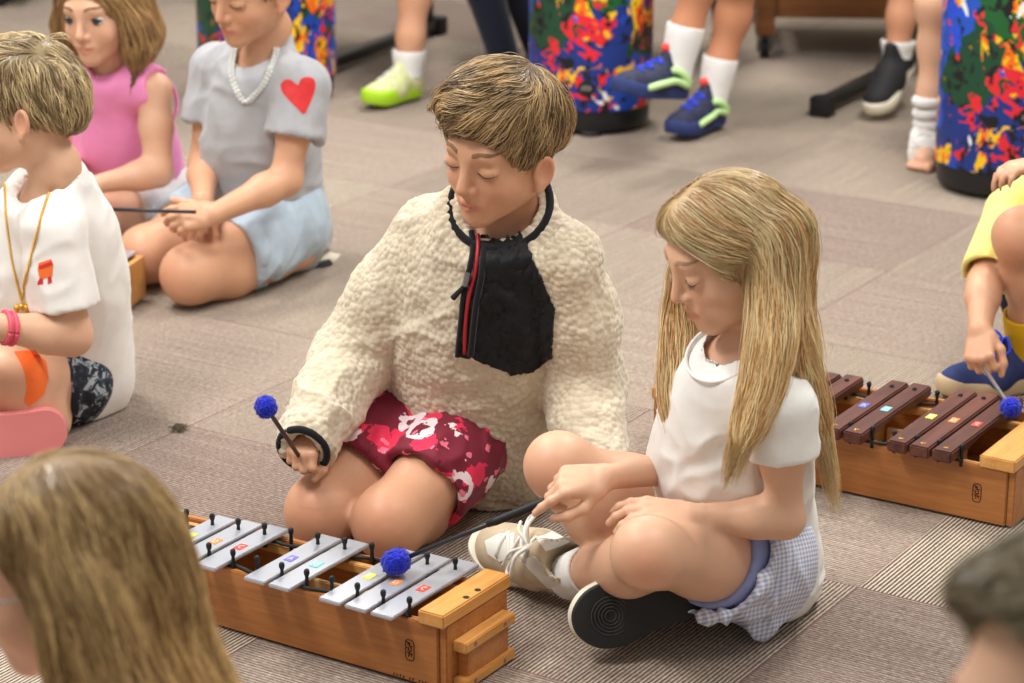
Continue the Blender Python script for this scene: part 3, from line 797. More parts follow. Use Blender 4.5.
def hand(S, wr, d, n, side, curls, thumb, sc=1.0, spread=.10):
    """d: wrist to knuckles, n: back of the hand, side +1 when cross(d, n) points to the thumb. curls: four triples of bend angles (index..little)
    thumb: three directions in (d, t, n)"""
    d = nrm(d); n = nrm(A(n)-d*(A(n)@d)); t = np.cross(d, n)*side; wr = A(wr)
    w = lambda a, b, c: wr+(d*a+t*b+n*c)*sc
    offs = [.0225, .0075, -.0075, -.021]; kl = [.062, .065, .062, .056]; fl = [.054, .060, .055, .043]; rr = [.0074, .0076, .0073, .0066]
    S.ell(w(.034, 0, -.003), A([.036, .029, .0125])*sc, A([d, t, n]), .012*sc)
    for i in range(4):
        K = w(kl[i], offs[i], .001); S.cone(w(.008, offs[i]*.45, 0), K, .012*sc, .0084*sc, .009*sc)
        sp = offs[i]/.0225*spread; dd = nrm(d+t*sp); a = 0; p = K
        for j, (f, r0, r1) in enumerate(((.44, 1.0, .95), (.31, .95, .88), (.25, .88, .74))):
            a += curls[i][j]; q = p+(dd*math.cos(a)-n*math.sin(a))*fl[i]*f*sc
            S.cone(p, q, rr[i]*r0*sc, rr[i]*r1*sc, .0032*sc if j else .005*sc); p = q
    p = w(.016, .019, -.006); S.cone(w(.006, .004, -.004), p, .012*sc, .0115*sc, .01*sc)
    for (v, l, r0, r1) in zip(thumb, (.031, .026, .021), (.0115, .0088, .0082), (.0088, .0082, .0062)):
        v = nrm(v); q = p+(d*v[0]+t*v[1]+n*v[2])*l*sc; S.cone(p, q, r0*sc, r1*sc, .006*sc); p = q
    cs = A([w(a, b, c) for a in (-.012, .135) for b in (-.05, .06) for c in (-.07, .05)])
    return cs.min(0), cs.max(0)
def arm(S, sh, el, wr, r=(.038, .033, .029, .030, .0195), k=.02):
    sh, el, wr = A(sh), A(el), A(wr)
    S.cone(sh, lerp(sh, el, .45), r[0], r[1], k); S.cone(lerp(sh, el, .45), el, r[1], r[2], k)
    S.cone(el, lerp(el, wr, .3), r[2], r[3], k); S.cone(lerp(el, wr, .3), wr, r[3], r[4], k)
def leg(S, hip, kn, an, back, r=(.076, .064, .047, .047, .029), k=.03):
    hip, kn, an, back = A(hip), A(kn), A(an), nrm(back)
    S.cone(hip, lerp(hip, kn, .5), r[0], r[1], k); S.cone(lerp(hip, kn, .5), kn, r[1], r[2], k)
    S.ball(kn-back*.012, r[2]*.86, .03)
    m = lerp(kn, an, .34)+back*.012; S.cone(kn, m, r[2]*.92, r[3], k); S.cone(m, lerp(kn, an, .72)+back*.004, r[3], r[4]*1.12, k); S.cone(lerp(kn, an, .72)+back*.004, an, r[4]*1.12, r[4], k)
def torso(S, pel, chest, shL, shR, neck, headc, wid=.085, dep=.07, nr=.036):
    pel, chest, shL, shR, neck = map(A, (pel, chest, shL, shR, neck))
    lat = nrm(shR-shL); up = nrm(chest-pel); fw = np.cross(up, lat); Mx = A([lat, fw, up])
    S.ell(pel, (wid*1.15, dep*1.15, .085), Mx, .03); S.ell(lerp(pel, chest, .5), (wid, dep*.95, .12), Mx, .05)
    S.ell(chest, (wid*1.18, dep*1.05, .10), Mx, .05)
    S.cone(shL, chest+up*.03, .034, .040, .03); S.cone(shR, chest+up*.03, .034, .040, .03)
    S.cone(chest+up*.06, neck, .05, nr*1.1, .03); S.cone(neck, headc, nr, nr*.95, .02)
def skin_colours(V, base, knees=(), tips=(), head=None):
    col = np.tile(A(base, float), (len(V), 1))
    for c, r, s in list(knees)+list(tips):
        m = np.clip(1-np.linalg.norm(V-A(c), axis=1)/r, 0, 1)[:, None]*s; col = col*(1-m)+A(base)*A([1.0, .66, .60])*m
    if head is not None: head.colour(V, col, base)
    return col
def body_mesh(name, S, parent, base, head=None, fine=(), h=.006, knees=(), tips=(), hh=.0019, mat='skin'):
    f = [(a, b, .0021) for a, b in fine]
    if head is not None: f.append(head.box()+(hh,))
    V, F = sdf_mesh(S, h, f)
    o = mesh_obj(name, V, F, M[mat], parent, True, colors=skin_colours(V, base, knees, tips, head))
    return o, V, F
def garment(name, S, parent, mat, h=.005, folds=None, relax_it=2, colors=None):
    V, F = sdf_mesh(S, h, relax_it=relax_it)
    if folds is not None:
        N = vnormals(V, F); V = V+N*folds(V)[:, None]
    V[:, 2] = np.maximum(V[:, 2], .003)
    o = mesh_obj(name, V, F, M[mat] if isinstance(mat, str) else mat, parent, True, colors=colors(V) if colors else None)
    return o, V, F
def fold_fn(dirv, scale=.05, amp=.004, stretch=3.0, s=3, soft=True):
    d = nrm(dirv); e = nrm(np.cross(d, [0.31, .2, .93])); g = np.cross(d, e)
    def f(V):
        P = np.stack([(V@d)/(scale*stretch), (V@e)/scale, (V@g)/scale], -1)
        P = P+.6*np.stack([vnoise(P*.7, s+5), vnoise(P*.7, s+6), vnoise(P*.7, s+7)], -1)
        n = vnoise(P, s); m = vnoise(P*.45+3.3, s+1)
        return amp*((1-abs(n)*2.0)*np.clip(.6+m, 0, 1.4))
    return f
# ------------------------------------------------------------ hair
def sample_faces(V, F, n, rng):
    a = np.linalg.norm(np.cross(V[F[:, 2]]-V[F[:, 0]], V[F[:, 3]]-V[F[:, 1]]), axis=1); i = rng.choice(len(F), n, p=a/a.sum())
    u, v = rng.random((2, n, 1)); q = V[F[i]]
    return (q[:, 0]*(1-u)+q[:, 1]*u)*(1-v)+(q[:, 3]*(1-u)+q[:, 2]*u)*v
def hair(name, H, guides, parent, cols, n=4000, length=(.05, .11), steps=10, width=.0007, lift=.002, h=.004, sig=.035, seed=1, wave=.0, root_dark=.75, under=.62, mat='hair', clump=.35, mid=None, fly=.02, keep=None, wisps=(), rough=.0012, dense=None):
    """H: the volume the hair fills; guides: (point, direction) combing field; cols: light and dark colours"""
    rng = np.random.default_rng(seed)
    V, F = sdf_mesh(H, h, relax_it=2)
    gp = A([g[0] for g in guides], float); gd = A([nrm(g[1]) for g in guides], float)
    def flow(P):
        d2 = ((P[:, None]-gp[None])**2).sum(-1); w = np.exp(-(d2-d2.min(1, keepdims=True))/(2*sig*sig)); v = (w/w.sum(1, keepdims=True))@gd
        return v/np.maximum(np.linalg.norm(v, axis=1, keepdims=True), 1e-6)
    P = sample_faces(V, F, n, rng)
    if dense is not None: Q = sample_faces(V, F, n*2, rng); P = np.concatenate([P, Q[dense(Q)]]); n = len(P)
    P0 = P.copy()
    if keep is not None: P = P[keep(P)]; n = len(P)
    off0 = rng.normal(0, 1, n)
    L = rng.uniform(length[0], length[1], n); pts = np.zeros((steps, n, 3)); nor = np.zeros_like(pts)
    cl = vnoise(P/.012, 3)                                                         # clumps
    ph = rng.random(n)*.8+fbm(P/.05, 9)*3
    for k in range(steps):
        t = k/(steps-1); d = H.at(P); g = H.grad(P, .003)
        tgt = lift*(math.sin(PI*min(1, t*1.1+.08))*1.0)+off0*.0007+cl*rough+np.where(off0 > 2.05, .006*t, 0)
        P = P+g*np.clip(tgt-d, -.004, .004)[:, None]
        pts[k] = P; nor[k] = g
        v = flow(P); v = v-g*(v*g).sum(1, keepdims=True)*.9
        side = np.cross(g, v); v = v+side*(wave*np.sin(ph+t*7)+.10*vnoise(P/.02, 21)+rng.normal(0, fly, n))[:, None]
        P = P+v/np.maximum(np.linalg.norm(v, axis=1, keepdims=True), 1e-6)*(L/(steps-1))[:, None]
    # strands: slim three-sided fibres
    tan = np.gradient(pts, axis=0); tan /= np.maximum(np.linalg.norm(tan, axis=-1, keepdims=True), 1e-9)
    sd = np.cross(nor, tan); sd /= np.maximum(np.linalg.norm(sd, axis=-1, keepdims=True), 1e-9); up = np.cross(tan, sd)
    wv = width*(rng.uniform(.6, 1.5, n))[None, :, None]*np.clip(np.sin(np.linspace(.25, PI-.05, steps)), .05, 1)[:, None, None]
    ring = np.stack([pts+sd*wv, pts+up*wv*.8, pts-sd*wv], 2)                       # steps, n, 3, 3
    ring = ring.transpose(1, 0, 2, 3); SV = ring.reshape(-1, 3)
    base = (np.arange(n)[:, None]*steps+np.arange(steps-1)[None])*3; SF = []
    for k in range(3):
        k2 = (k+1) % 3; SF.append(np.stack([base+k, base+k2, base+3+k2, base+3+k], -1).reshape(-1, 4))
    SF = np.concatenate(SF)
    lo, hi = A(cols[0]), A(cols[1])
    tone = np.clip(.5+.28*rng.normal(0, 1, n)+clump*fbm(P0[:n]/.018, 5), 0, 1) if keep is None else np.clip(.5+.28*rng.normal(0, 1, n), 0, 1)
    c = lo*(1-tone[:, None])+hi*tone[:, None]
    if mid is not None: c = mid(pts[0], c)
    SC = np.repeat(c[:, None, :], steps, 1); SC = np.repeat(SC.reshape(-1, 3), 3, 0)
    bc = np.tile((lo*.6+hi*.4)*under, (len(V), 1)); V2 = V-vnormals(V, F)*.0012
    if mid is not None: bc = mid(V2, bc)
    VV = np.concatenate([V2, SV]); FF = np.concatenate([F, SF+len(V2)]); CC = np.concatenate([bc, SC])
    for wp, wr_, wn in wisps:                                                         # loose lengths of hair that follow a lock past its end
        P = A(spline(wp, 6)); m = len(P); R_ = np.interp(np.linspace(0, len(wr_)-1, m), range(len(wr_)), wr_); T = np.gradient(P, axis=0); T /= np.linalg.norm(T, axis=1, keepdims=True)
        e = np.cross(T, A([.2, .9, .1])); e /= np.linalg.norm(e, axis=1, keepdims=True); g = np.cross(T, e); vs = []; fs = []; cs = []
        for i in range(wn):
            a = rng.random()*2*PI; rr = .9*math.sqrt(rng.random()); i0 = int(rng.random()**.8*m*.45); i1 = int(m*(.72+.28*rng.random())); p1, p2, fr = rng.random()*6, rng.random()*6, 4+rng.random()*5; tn = np.clip(rng.normal(.62, .25), 0, 1); b = len(VV)+len(vs); k = 0; wdt = width*rng.uniform(.6, 1.3)
            for j in range(i0, max(i1, i0+4)):
                if j >= m: break
                t = (j-i0)/max(1, i1-i0-1); aa = a+.5*math.sin(p1+t*3); q = P[j]+(e[j]*math.cos(aa)+g[j]*math.sin(aa))*R_[j]*rr+e[j]*.004*math.sin(p2+t*fr)*t
                ww = wdt*max(.12, math.sin(PI*min(1, .12+t*.9)))
                for kk in range(3): vs.append(q+(e[j]*math.cos(2.1*kk)+g[j]*math.sin(2.1*kk))*ww); cs.append(lo*(1-tn)+hi*tn)
                if k: fs += [(b+3*k-3+x, b+3*k-3+(x+1) % 3, b+3*k+(x+1) % 3, b+3*k+x) for x in range(3)]
                k += 1
        VV = np.concatenate([VV, A(vs)]); FF = np.concatenate([FF, A(fs)]); CC = np.concatenate([CC, A(cs)])
    return mesh_obj(name, VV, FF, M[mat], parent, True, colors=CC), V, F
skin('skin', None); hair_mat('hair')
plain('lash', (48, 34, 28), .6); plain('crease', (184, 128, 104), .6); plain('eye_white', (222, 218, 214), .25); plain('iris_grey', (58, 66, 74), .2)
plain('brow_brown', (146, 110, 80), .7); plain('brow_blond', (182, 146, 112), .7)
# ------------------------------------------------------------ shoes and socks
def shoe(parent, heel, f, u, mats, L=.205, collar=.082, laces=True, sole_h=.022, pr=None, tongue=True, name='shoe', rise=.0, wide=1.0, bow=True):
    """heel: point on the ground under the back of the heel; mats: upper, sole, lace"""
    Mx = frame(f, u); k = L/.205
    w = lambda x, y, z: A(heel)+Mx.T@(A([x*wide, y, z])*k)
    S = Sdf()
    S.cone(w(0, .036, .040), w(0, .088, .040), .0300*k, .0315*k, .02*k); S.cone(w(0, .088, .040), w(.002, .165, .026), .0315*k, .0270*k, .02*k)
    S.cone(w(-.012, .10, .026), w(-.006, .160, .022), .026*k, .024*k, .015*k); S.cone(w(.012, .10, .026), w(.010, .168, .022), .026*k, .022*k, .015*k)
    S.cone(w(0, .036, .045), w(0, .034, collar-.010), .0315*k, .0305*k, .015*k)
    if tongue: S.cone(w(0, .075, .066), w(0, .060, collar+.012), .018*k, .015*k, .012*k)
    S.ball(w(0, .030, .03), .031*k, .01*k)
    S.cone(w(0, .038, collar*.62), w(0, .030, collar+.05), .0235*k, .026*k, .004*k, '-')
    S.plane(w(0, 0, .008), -Mx[2])
    V, F = sdf_mesh(S, .0032, relax_it=1)
    up = mesh_obj(name, V, F, mats[0], parent, True)
    prof = [(0, .012), (.02, .028), (.06, .0305), (.10, .033), (.14, .039), (.17, .036), (.19, .026), (.203, .010)]
    out = [(x, y) for y, x in prof]+[(-x, y) for y, x in prof[::-1]]
    out = [p[:2] for p in spline([(a, b, 0) for a, b in out+[out[0]]], 4)[:-1]]
    m = MB(); vs = []; lv = [(0, .93), (.004, 1.0), (sole_h*.7, 1.02), (sole_h, .97), (sole_h+.003, .90)]; n = len(out); cy = .1
    for z, s_ in lv:
        for x, y in out:
            toe = max(0, (y-.14)/.06)**2*(.010+rise); vs.append(w(x*s_, cy+(y-cy)*(1-(1-s_)*.4), z+toe))
    fs = [(i*n+j, i*n+(j+1) % n, (i+1)*n+(j+1) % n, (i+1)*n+j) for i in range(len(lv)-1) for j in range(n)]+[tuple(range(n))[::-1], tuple((len(lv)-1)*n+j for j in range(n))]
    so = m.add(vs, fs).build('sole', mats[1], up)
    if len(mats) > 3:                                   # outsole of its own colour
        m = MB(); vs = []; lv2 = [(-.006, .90), (-.0055, .955), (.002, .985)]
        for z, s_ in lv2:
            for x, y in out:
                toe = max(0, (y-.14)/.06)**2*(.010+rise); vs.append(w(x*s_, cy+(y-cy)*(1-(1-s_)*.4), z+toe))
        fs = [(i*n+j, i*n+(j+1) % n, (i+1)*n+(j+1) % n, (i+1)*n+j) for i in range(2) for j in range(n)]+[tuple(range(n))[::-1], tuple(2*n+j for j in range(n))]
        osl = m.add(vs, fs).build('outsole', mats[3], so)
        if wide > 1.2:
            tr = MB()                                   # round tread lines under the ball of the foot
            for r_ in (.008, .013, .018, .023, .028): tr.tube([w(r_*math.cos(a)/wide, .150+r_*math.sin(a), -.0050+max(0, (r_*math.sin(a)+.01)/.06)**2*.010) for a in np.linspace(0, 2*PI, 37)], .0009, 5)
            tr.build('tread_ring', M['tread_grey'] if mats[3] == M['sole_black'] else mats[3], osl, smooth=True)
    b = bvh_of(V, F)
    if laces:
        la = MB()
        def top(x, y):
            o, nn, i, d = b.ray_cast(Vector(w(x, y, .16)), Vector(-Mx[2])); return (A(o)+Mx[2]*.002*k) if o is not None else None
        for j in range(5):
            y0 = .088+.013*j; pts = [top(x, y0+(.010 if j % 2 else -.002)*(x/.017)) for x in np.linspace(-.017, .017, 7)]; pts = [p for p in pts if p is not None]
            if len(pts) > 2: la.tube(pts, .0026*k, 6)
        p0 = top(0, .082)
        if p0 is not None and bow:
            for q in (-1, 1):
                la.tube(spline([p0, p0+Mx.T@(A([q*.02, .006, .012])*k), p0+Mx.T@(A([q*.042, .012, -.004])*k), p0+Mx.T@(A([q*.034, .024, -.012])*k), p0+Mx.T@(A([q*.012, .012, .002])*k), p0], 5), .0024*k, 6)
                la.tube(spline([p0, p0+Mx.T@(A([q*.014, .02, .004])*k), p0+Mx.T@(A([q*.030, .034, -.014])*k)], 5), .0022*k, 6)
            la.tube([p0-Mx[0]*.005*k, p0+Mx[0]*.005*k], .0045*k, 8)
        la.build('laces', mats[2], up, smooth=True)
    return up, b, w
def sock(parent, a, b, ra, rb, mat, rib=True):
    """tube round the ankle from a up to b, open at the top"""
    a, b = A(a), A(b); n = 56; ax = nrm(b-a); u = nrm(np.cross(ax, [.2, .9, .1])); v = np.cross(ax, u); m = MB(); vs = []
    lv = [(0, ra, 0), (.25, ra*1.0, 0), (.5, (ra+rb)/2, 0), (.75, rb, 0), (.97, rb*1.02, 0), (1.0, rb*1.0, 0), (1.0, rb*.9, 0), (.8, rb*.86, 0)]
    for t, r, _ in lv:
        for j in range(n):
            q = 2*PI*j/n; rr = r*(1+(.018 if rib and j % 2 else 0)); vs.append(a+(b-a)*t+(u*math.cos(q)+v*math.sin(q))*rr)
    fs = [(i*n+j, i*n+(j+1) % n, (i+1)*n+(j+1) % n, (i+1)*n+j) for i in range(len(lv)-1) for j in range(n)]
    return m.add(vs, fs).build('sock', mat, parent, smooth=True)
# ------------------------------------------------------------ materials for clothing
def fleece():
    t = NT('fleece'); co_ = t.coord()
    n = t.noise(co_, 55, 3); n2 = t.noise(co_, 9, 2)
    c = t.ramp(n, [(.3, srgb(206, 192, 167)), (.7, srgb(226, 214, 191))]); c = t.mix(1.0, c, t.ramp(n2, [(.3, (.95, .94, .92, 1)), (.7, (1, 1, 1, 1))]), 'MULTIPLY')
    t.set(Base__Color=c, Roughness=1.0, Sheen__Weight=.35, Sheen__Roughness=.6); t.b.inputs['Specular IOR Level'].default_value = .05
    t.set(Normal=t.bump(t.noise(co_, 420, 3, .6), .45, .0016)); M['fleece'] = t.m
def red_shorts():
    t = NT('red_shorts'); co_ = t.coord(); d = t.n('VectorMath', _operation='ADD', i0=co_, i1=t.n('VectorMath', _operation='SCALE', i0=t.n('TexNoise', Vector=co_, Scale=45.0, Detail=3.0).outputs['Color'], Scale=.035).outputs[0]).outputs[0]
    c = srgb(122, 14, 44); v = t.n('TexVoronoi', Vector=d, Scale=24.0); s = t.n('SeparateColor', Color=v.outputs['Color']); near = t.math('LESS_THAN', v.outputs['Distance'], .46)
    cc = t.mix(t.math('MULTIPLY', t.math('GREATER_THAN', s.outputs[0], .22), near), c, srgb(232, 40, 84)); 
    v2 = t.n('TexVoronoi', Vector=t.mapping(d, (1, 1, 1), (0, 0, 0), (.3, .1, .7)), Scale=17.0); s2 = t.n('SeparateColor', Color=v2.outputs['Color'])
    ring = t.math('MULTIPLY', t.math('GREATER_THAN', v2.outputs['Distance'], .24), t.math('LESS_THAN', v2.outputs['Distance'], .44))
    cc = t.mix(t.math('MULTIPLY', t.math('GREATER_THAN', s2.outputs[1], .45), ring), cc, srgb(244, 226, 230))
    v3 = t.n('TexVoronoi', Vector=d, Scale=60.0); s3 = t.n('SeparateColor', Color=v3.outputs['Color'])
    cc = t.mix(t.math('MULTIPLY', t.math('GREATER_THAN', s3.outputs[2], .80), t.math('LESS_THAN', v3.outputs['Distance'], .4)), cc, srgb(246, 120, 150))
    t.set(Base__Color=cc, Roughness=.75, Sheen__Weight=.1); t.set(Normal=t.bump(t.noise(co_, 900, 2), .2, .0005)); M['red_shorts'] = t.m
def gingham():
    t = NT('gingham'); co_ = t.coord(); s = t.n('SeparateXYZ', Vector=t.mapping(co_, (1, 1, 1), (0, 0, -.53)))
    sy = t.math('ADD', t.math('MULTIPLY', s.outputs[1], .55), s.outputs[2]); p = 2*PI/.0068
    a = t.math('GREATER_THAN', t.math('SINE', t.math('MULTIPLY', s.outputs[0], p)), 0.0); b = t.math('GREATER_THAN', t.math('SINE', t.math('MULTIPLY', sy, p)), 0.0)
    f = t.math('MULTIPLY', t.math('ADD', a, b), .5)
    t.set(Base__Color=t.ramp(f, [(0, srgb(240, 241, 247)), (.5, srgb(208, 214, 234)), (1, srgb(164, 178, 216))]), Roughness=.85); t.set(Normal=t.bump(t.noise(co_, 1000, 2), .2, .0005)); M['gingham'] = t.m
fleece(); red_shorts(); gingham()
cloth('black_nylon', (20, 21, 24), 700, .3, .55, .1, .1); cloth('black_knit', (26, 26, 30), 900, .4, .9)
cloth('white_cotton', (243, 242, 238)); cloth('grey_cotton', (178, 180, 184), noise=.09); cloth('pink_cotton', (244, 150, 202)); cloth('yellow_cotton', (240, 228, 132))
cloth('light_blue_cotton', (186, 204, 220), noise=.1); cloth('white_shorts', (228, 226, 226)); cloth('lilac_knit', (146, 156, 204)); cloth('navy_knit', (26, 30, 46)); cloth('yellow_knit', (236, 190, 28), 500, .5); cloth('white_knit', (236, 236, 234), 500, .5)
plain('zip_red', (170, 26, 36), .5); plain('red_print', (214, 40, 44), .6, noise=.08); plain('gold', (232, 184, 76), .3, .6, .6); plain('pearl', (214, 216, 212), .35); plain('wrist_pink', (232, 84, 112), .5); plain('bandage_orange', (250, 118, 46), .7, noise=.05)
plain('lace_white', (232, 230, 222), .85, bump=.3, bscale=900); plain('suede_tan', (196, 178, 150), .9, noise=.08, bump=.2, bscale=600); plain('sole_cream', (232, 226, 206), .6, noise=.04); plain('sole_black', (30, 31, 32), .7, bump=.3, bscale=180, bdist=.002); plain('slide_pink', (232, 138, 138), .55); plain('sole_tan', (196, 174, 140), .7)
plain('tread_grey', (62, 62, 60), .7)
plain('shoe_black', (26, 27, 30), .75, bump=.3, bscale=500); plain('shoe_navy', (44, 58, 112), .85, noise=.12, bump=.3, bscale=500); plain('shoe_blue', (30, 36, 66), .7, noise=.55, nscale=80, bump=.3, bscale=400); plain('lime', (176, 226, 40), .5); plain('lime_pale', (212, 218, 160), .7, noise=.1, bump=.3, bscale=500); plain('mint', (192, 232, 160), .45); plain('lace_blue', (40, 70, 220), .7); plain('coral', (240, 70, 60), .6)
SK = A(srgb(214, 165, 133)[:3]); SK_F = A(srgb(224, 180, 150)[:3])

# ============================================================ the kneeling boy in the fleece pullover
by = thing('person', 'boy with swept brown hair kneeling in a cream fleece pullover and red patterned shorts', 'person', G(460, 490))
FB = nrm(A([-.50, -.86, 0])); LB = nrm(np.cross([0, 0, 1], FB))      # facing, his left
pel = W(466, 398, 3.76); shc = W(496, 240, 3.62)
shR, shL = shc-LB*.112-A([0, 0, .012]), shc+LB*.112-A([0, 0, .012])
hd = Head(W(502, 145, 3.57), nrm(A([-.60, -.77, -.20])), nrm(A([-.02, -.22, .97])), 1.02, ear=(.009, -.013))
S = Sdf(); torso(S, pel, lerp(pel, shc, .78), shL, shR, hd.w(0, -.03, -.105), hd.w(0, -.018, -.04), nr=.035)
hd.add(S)
hipR, hipL = pel-LB*.066, pel+LB*.056
knR, knL = G(322, 513, .060), G(389, 524, .060)
for hip, kn in ((hipR, knR), (hipL, knL)):
    q = Sdf(); leg(q, hip, kn, kn+A([.11, .27, -.024]), A([0, 0, -1]), (.070, .062, .050, .044, .03)); S.group(q, .008)
elR, wrR = W(354, 358, 3.69), W(314, 430, 3.52)
elL, wrL = W(582, 382, 3.60), W(592, 452, 3.50)
arm(S, shR, elR, wrR); arm(S, shL, elL, wrL)
adir = nrm(wrR-elR); hdir = nrm(A([-.30, -.90, -.36]))
fR = hand(S, wrR, hdir, A([-.15, -.35, .9]), -1, [(.85, 1.45, .9), (.95, 1.5, .9), (1.0, 1.5, .9), (1.05, 1.5, .9)], [(.75, .5, -.45), (.85, -.1, -.55), (.8, -.5, -.4)], .88)
hand(S, wrL, A([-.3, -.8, -.3]), A([.0, -.3, .9]), 1, [(.3, .4, .2)]*4, [(.8, .6, -.2)]*3, .92)
body, bV, bF = body_mesh('body', S, by, SK, hd, [fR], knees=[(knR+A([-.01, -.03, .02]), .05, .5), (knL+A([-.01, -.03, .02]), .055, .5)])
hb = bvh_of(bV, bF); face_parts(hd, hb, by, M['brow_brown'])
# pullover
J = Sdf(); up = nrm(shc-pel); T_ = Sdf()
T_.cone(pel+up*.00, lerp(pel, shc, .55), .128, .122, .05); T_.cone(lerp(pel, shc, .55), shc-up*.035, .118, .098, .05)
T_.cone(pel-LB*.04-up*.01, shc-LB*.045-up*.08, .112, .095, .06); T_.cone(pel+LB*.10+FB*.03-up*.085, pel+LB*.05+up*.06, .075, .10, .05); T_.cone(pel+LB*.055-up*.07, shc+LB*.045-up*.08, .122, .098, .06)
T_.cone(shR, shc+up*.012, .056, .060, .04); T_.cone(shL, shc+up*.012, .056, .060, .04)
nk = hd.w(0, -.028, -.105); neckdir = nrm(hd.w(0, -.02, -.05)-shc); ncut = nrm(up*.80+FB*.48); pcut = W(500, 205, 3.585)
T_.cone(shc+up*.02, pcut+ncut*.03, .085, .080, .03)
J.group(T_, .02)
a1, a2 = Sdf(), Sdf()
cuf = wrR+adir*.046; a1.chain([shR, lerp(shR, elR, .5)-LB*.004, elR], [.058, .060, .061], .03); a1.cone(elR, lerp(elR, cuf, .8), .061, .044, .02); a1.cone(lerp(elR, cuf, .8), cuf, .044, .034, .02)
a2.chain([shL, lerp(shL, elL, .5)+LB*.006, elL], [.058, .060, .060], .03); a2.cone(elL, wrL+nrm(wrL-elL)*.03, .060, .048, .02)
J.group(a1, .014); J.group(a2, .014)
J.cone(pcut-ncut*.035, pcut+ncut*.10, .052, .076, .004, '-')
q = Sdf(); q.cone(pcut-ncut*.02, pcut+ncut*.16, .098, .13); q.plane(pcut, -ncut); J.group(q, .003, '-')
J.cone(wrR-adir*.01, cuf+adir*.06, 0.027, .031, .004, '-'); J.plane(cuf, adir, lo=cuf-.06, hi=cuf+.06)
hemn = nrm(-up-LB*.42); hemc = pel-up*.062; J.plane(hemc, hemn, lo=pel-.3, hi=pel+A([.3, .3, .05]))
def boy_folds(V):
    f1 = fold_fn(A([1, 0, -.35]), .050, .009, 1.0, 4)(V); f2 = fold_fn(LB+A([0, 0, .45]), .06, .008, 2.4, 9)(V)
    a, b = worley(V/.0098, 3); lump = np.clip(1-(a/.78)**2, 0, 1)*.75+.40*np.clip(b-a, 0, .18)/.18
    sd = (V-hemc)@hemn; tor = abs((V-pel)@LB) < .16
    groove = -.005*np.exp(-((sd+.036)/.0035)**2)*tor
    return f1*.5+f2*.55+.0034*lump-.0014+groove
jk, jV, jF = garment('fleece_pullover', J, by, 'fleece', .0025, boy_folds, 1)
jb = bvh_of(jV, jF)
e1 = nrm(np.cross(ncut, [0.3, .1, .9])); e2 = np.cross(ncut, e1)
def ring(c, n, r, x=1.0):
    u = nrm(np.cross(n, [.31, .12, .9])); v = np.cross(n, u); return [A(c)+u*math.cos(a)*r*x+v*math.sin(a)*r for a in np.linspace(0, 2*PI, 41)]
MB().tube(ring(pcut+ncut*.0015, ncut, .0752), .0062, 10).build('collar_piping', M['black_knit'], by, smooth=True)
MB().tube(ring(cuf+adir*.002, adir, .0375, 1.0), .0058, 10).build('cuff_piping', M['black_knit'], by, smooth=True)
Q = lambda x, y: (420+x/2.97, 170+y/2.97)
pn = patch('chest_panel', jb, [Q(*p) for p in ((172, 205), (214, 192), (297, 180), (345, 285), (400, 412), (392, 556), (335, 598), (270, 606), (155, 556), (118, 550), (132, 440), (158, 310))], M['black_nylon'], by, .0045, .010)
pnb = BVHTree.FromPolygons([by.matrix_world @ v.co + by.location for v in pn.data.vertices], [tuple(p.vertices) for p in pn.data.polygons])
seam('zip_piping', jb, [Q(*p) for p in ((150, 185), (158, 250), (132, 380), (112, 552))], .0045, M['black_knit'], by, .004)
z_ = seam('zipper', jb, [Q(*p) for p in ((172, 200), (172, 290), (148, 400), (136, 545))], .0030, M['zip_red'], by, .007)
seam('zip_flap', jb, [Q(*p) for p in ((196, 190), (188, 290), (166, 400), (156, 552))], .0050, M['black_knit'], by, .006)
p = on_surf(jb, [Q(158, 305), Q(152, 345), Q(108, 384)], .012)
MB().tube(p[:2], .0045, 8).build('zip_slider', M['steel'], z_); MB().tube(p[1:], [.0030, .0046], 8).build('zip_pull', M['black_rubber'], z_)
# shorts
H_ = Sdf(); H_.ell(pel-A([0, 0, .01]), (.120, .105, .095), A([LB, FB, [0, 0, 1]]), .02)
for hip, kn, t in ((hipR, knR, .74), (hipL, knL, .72)):
    q = Sdf(); d = nrm(kn-hip); q.cone(hip, lerp(hip, kn, t+.15), .085, .073, .02); e = lerp(hip, kn, t); q.plane(e, d)
    q.cone(e-d*.05, e+d*.1, .064, .062, .004, '-'); H_.group(q, .01)
H_.plane(pel+up*.10, up)
garment('shorts', H_, by, 'red_shorts', .0042, lambda V: fold_fn(A([.3, .2, 1]), .03, .006, 2.5, 31)(V))
for sgn, px in ((1, (517, 500)), (-1, (560, 470))):
    hp = G(*px); shoe(by, hp+A([.03, .12, .02]), A([.35, .80, -.30]), A([.1, -.35, -.93]), (M['shoe_black'], M['sole_black'], M['lace_white']), laces=False)
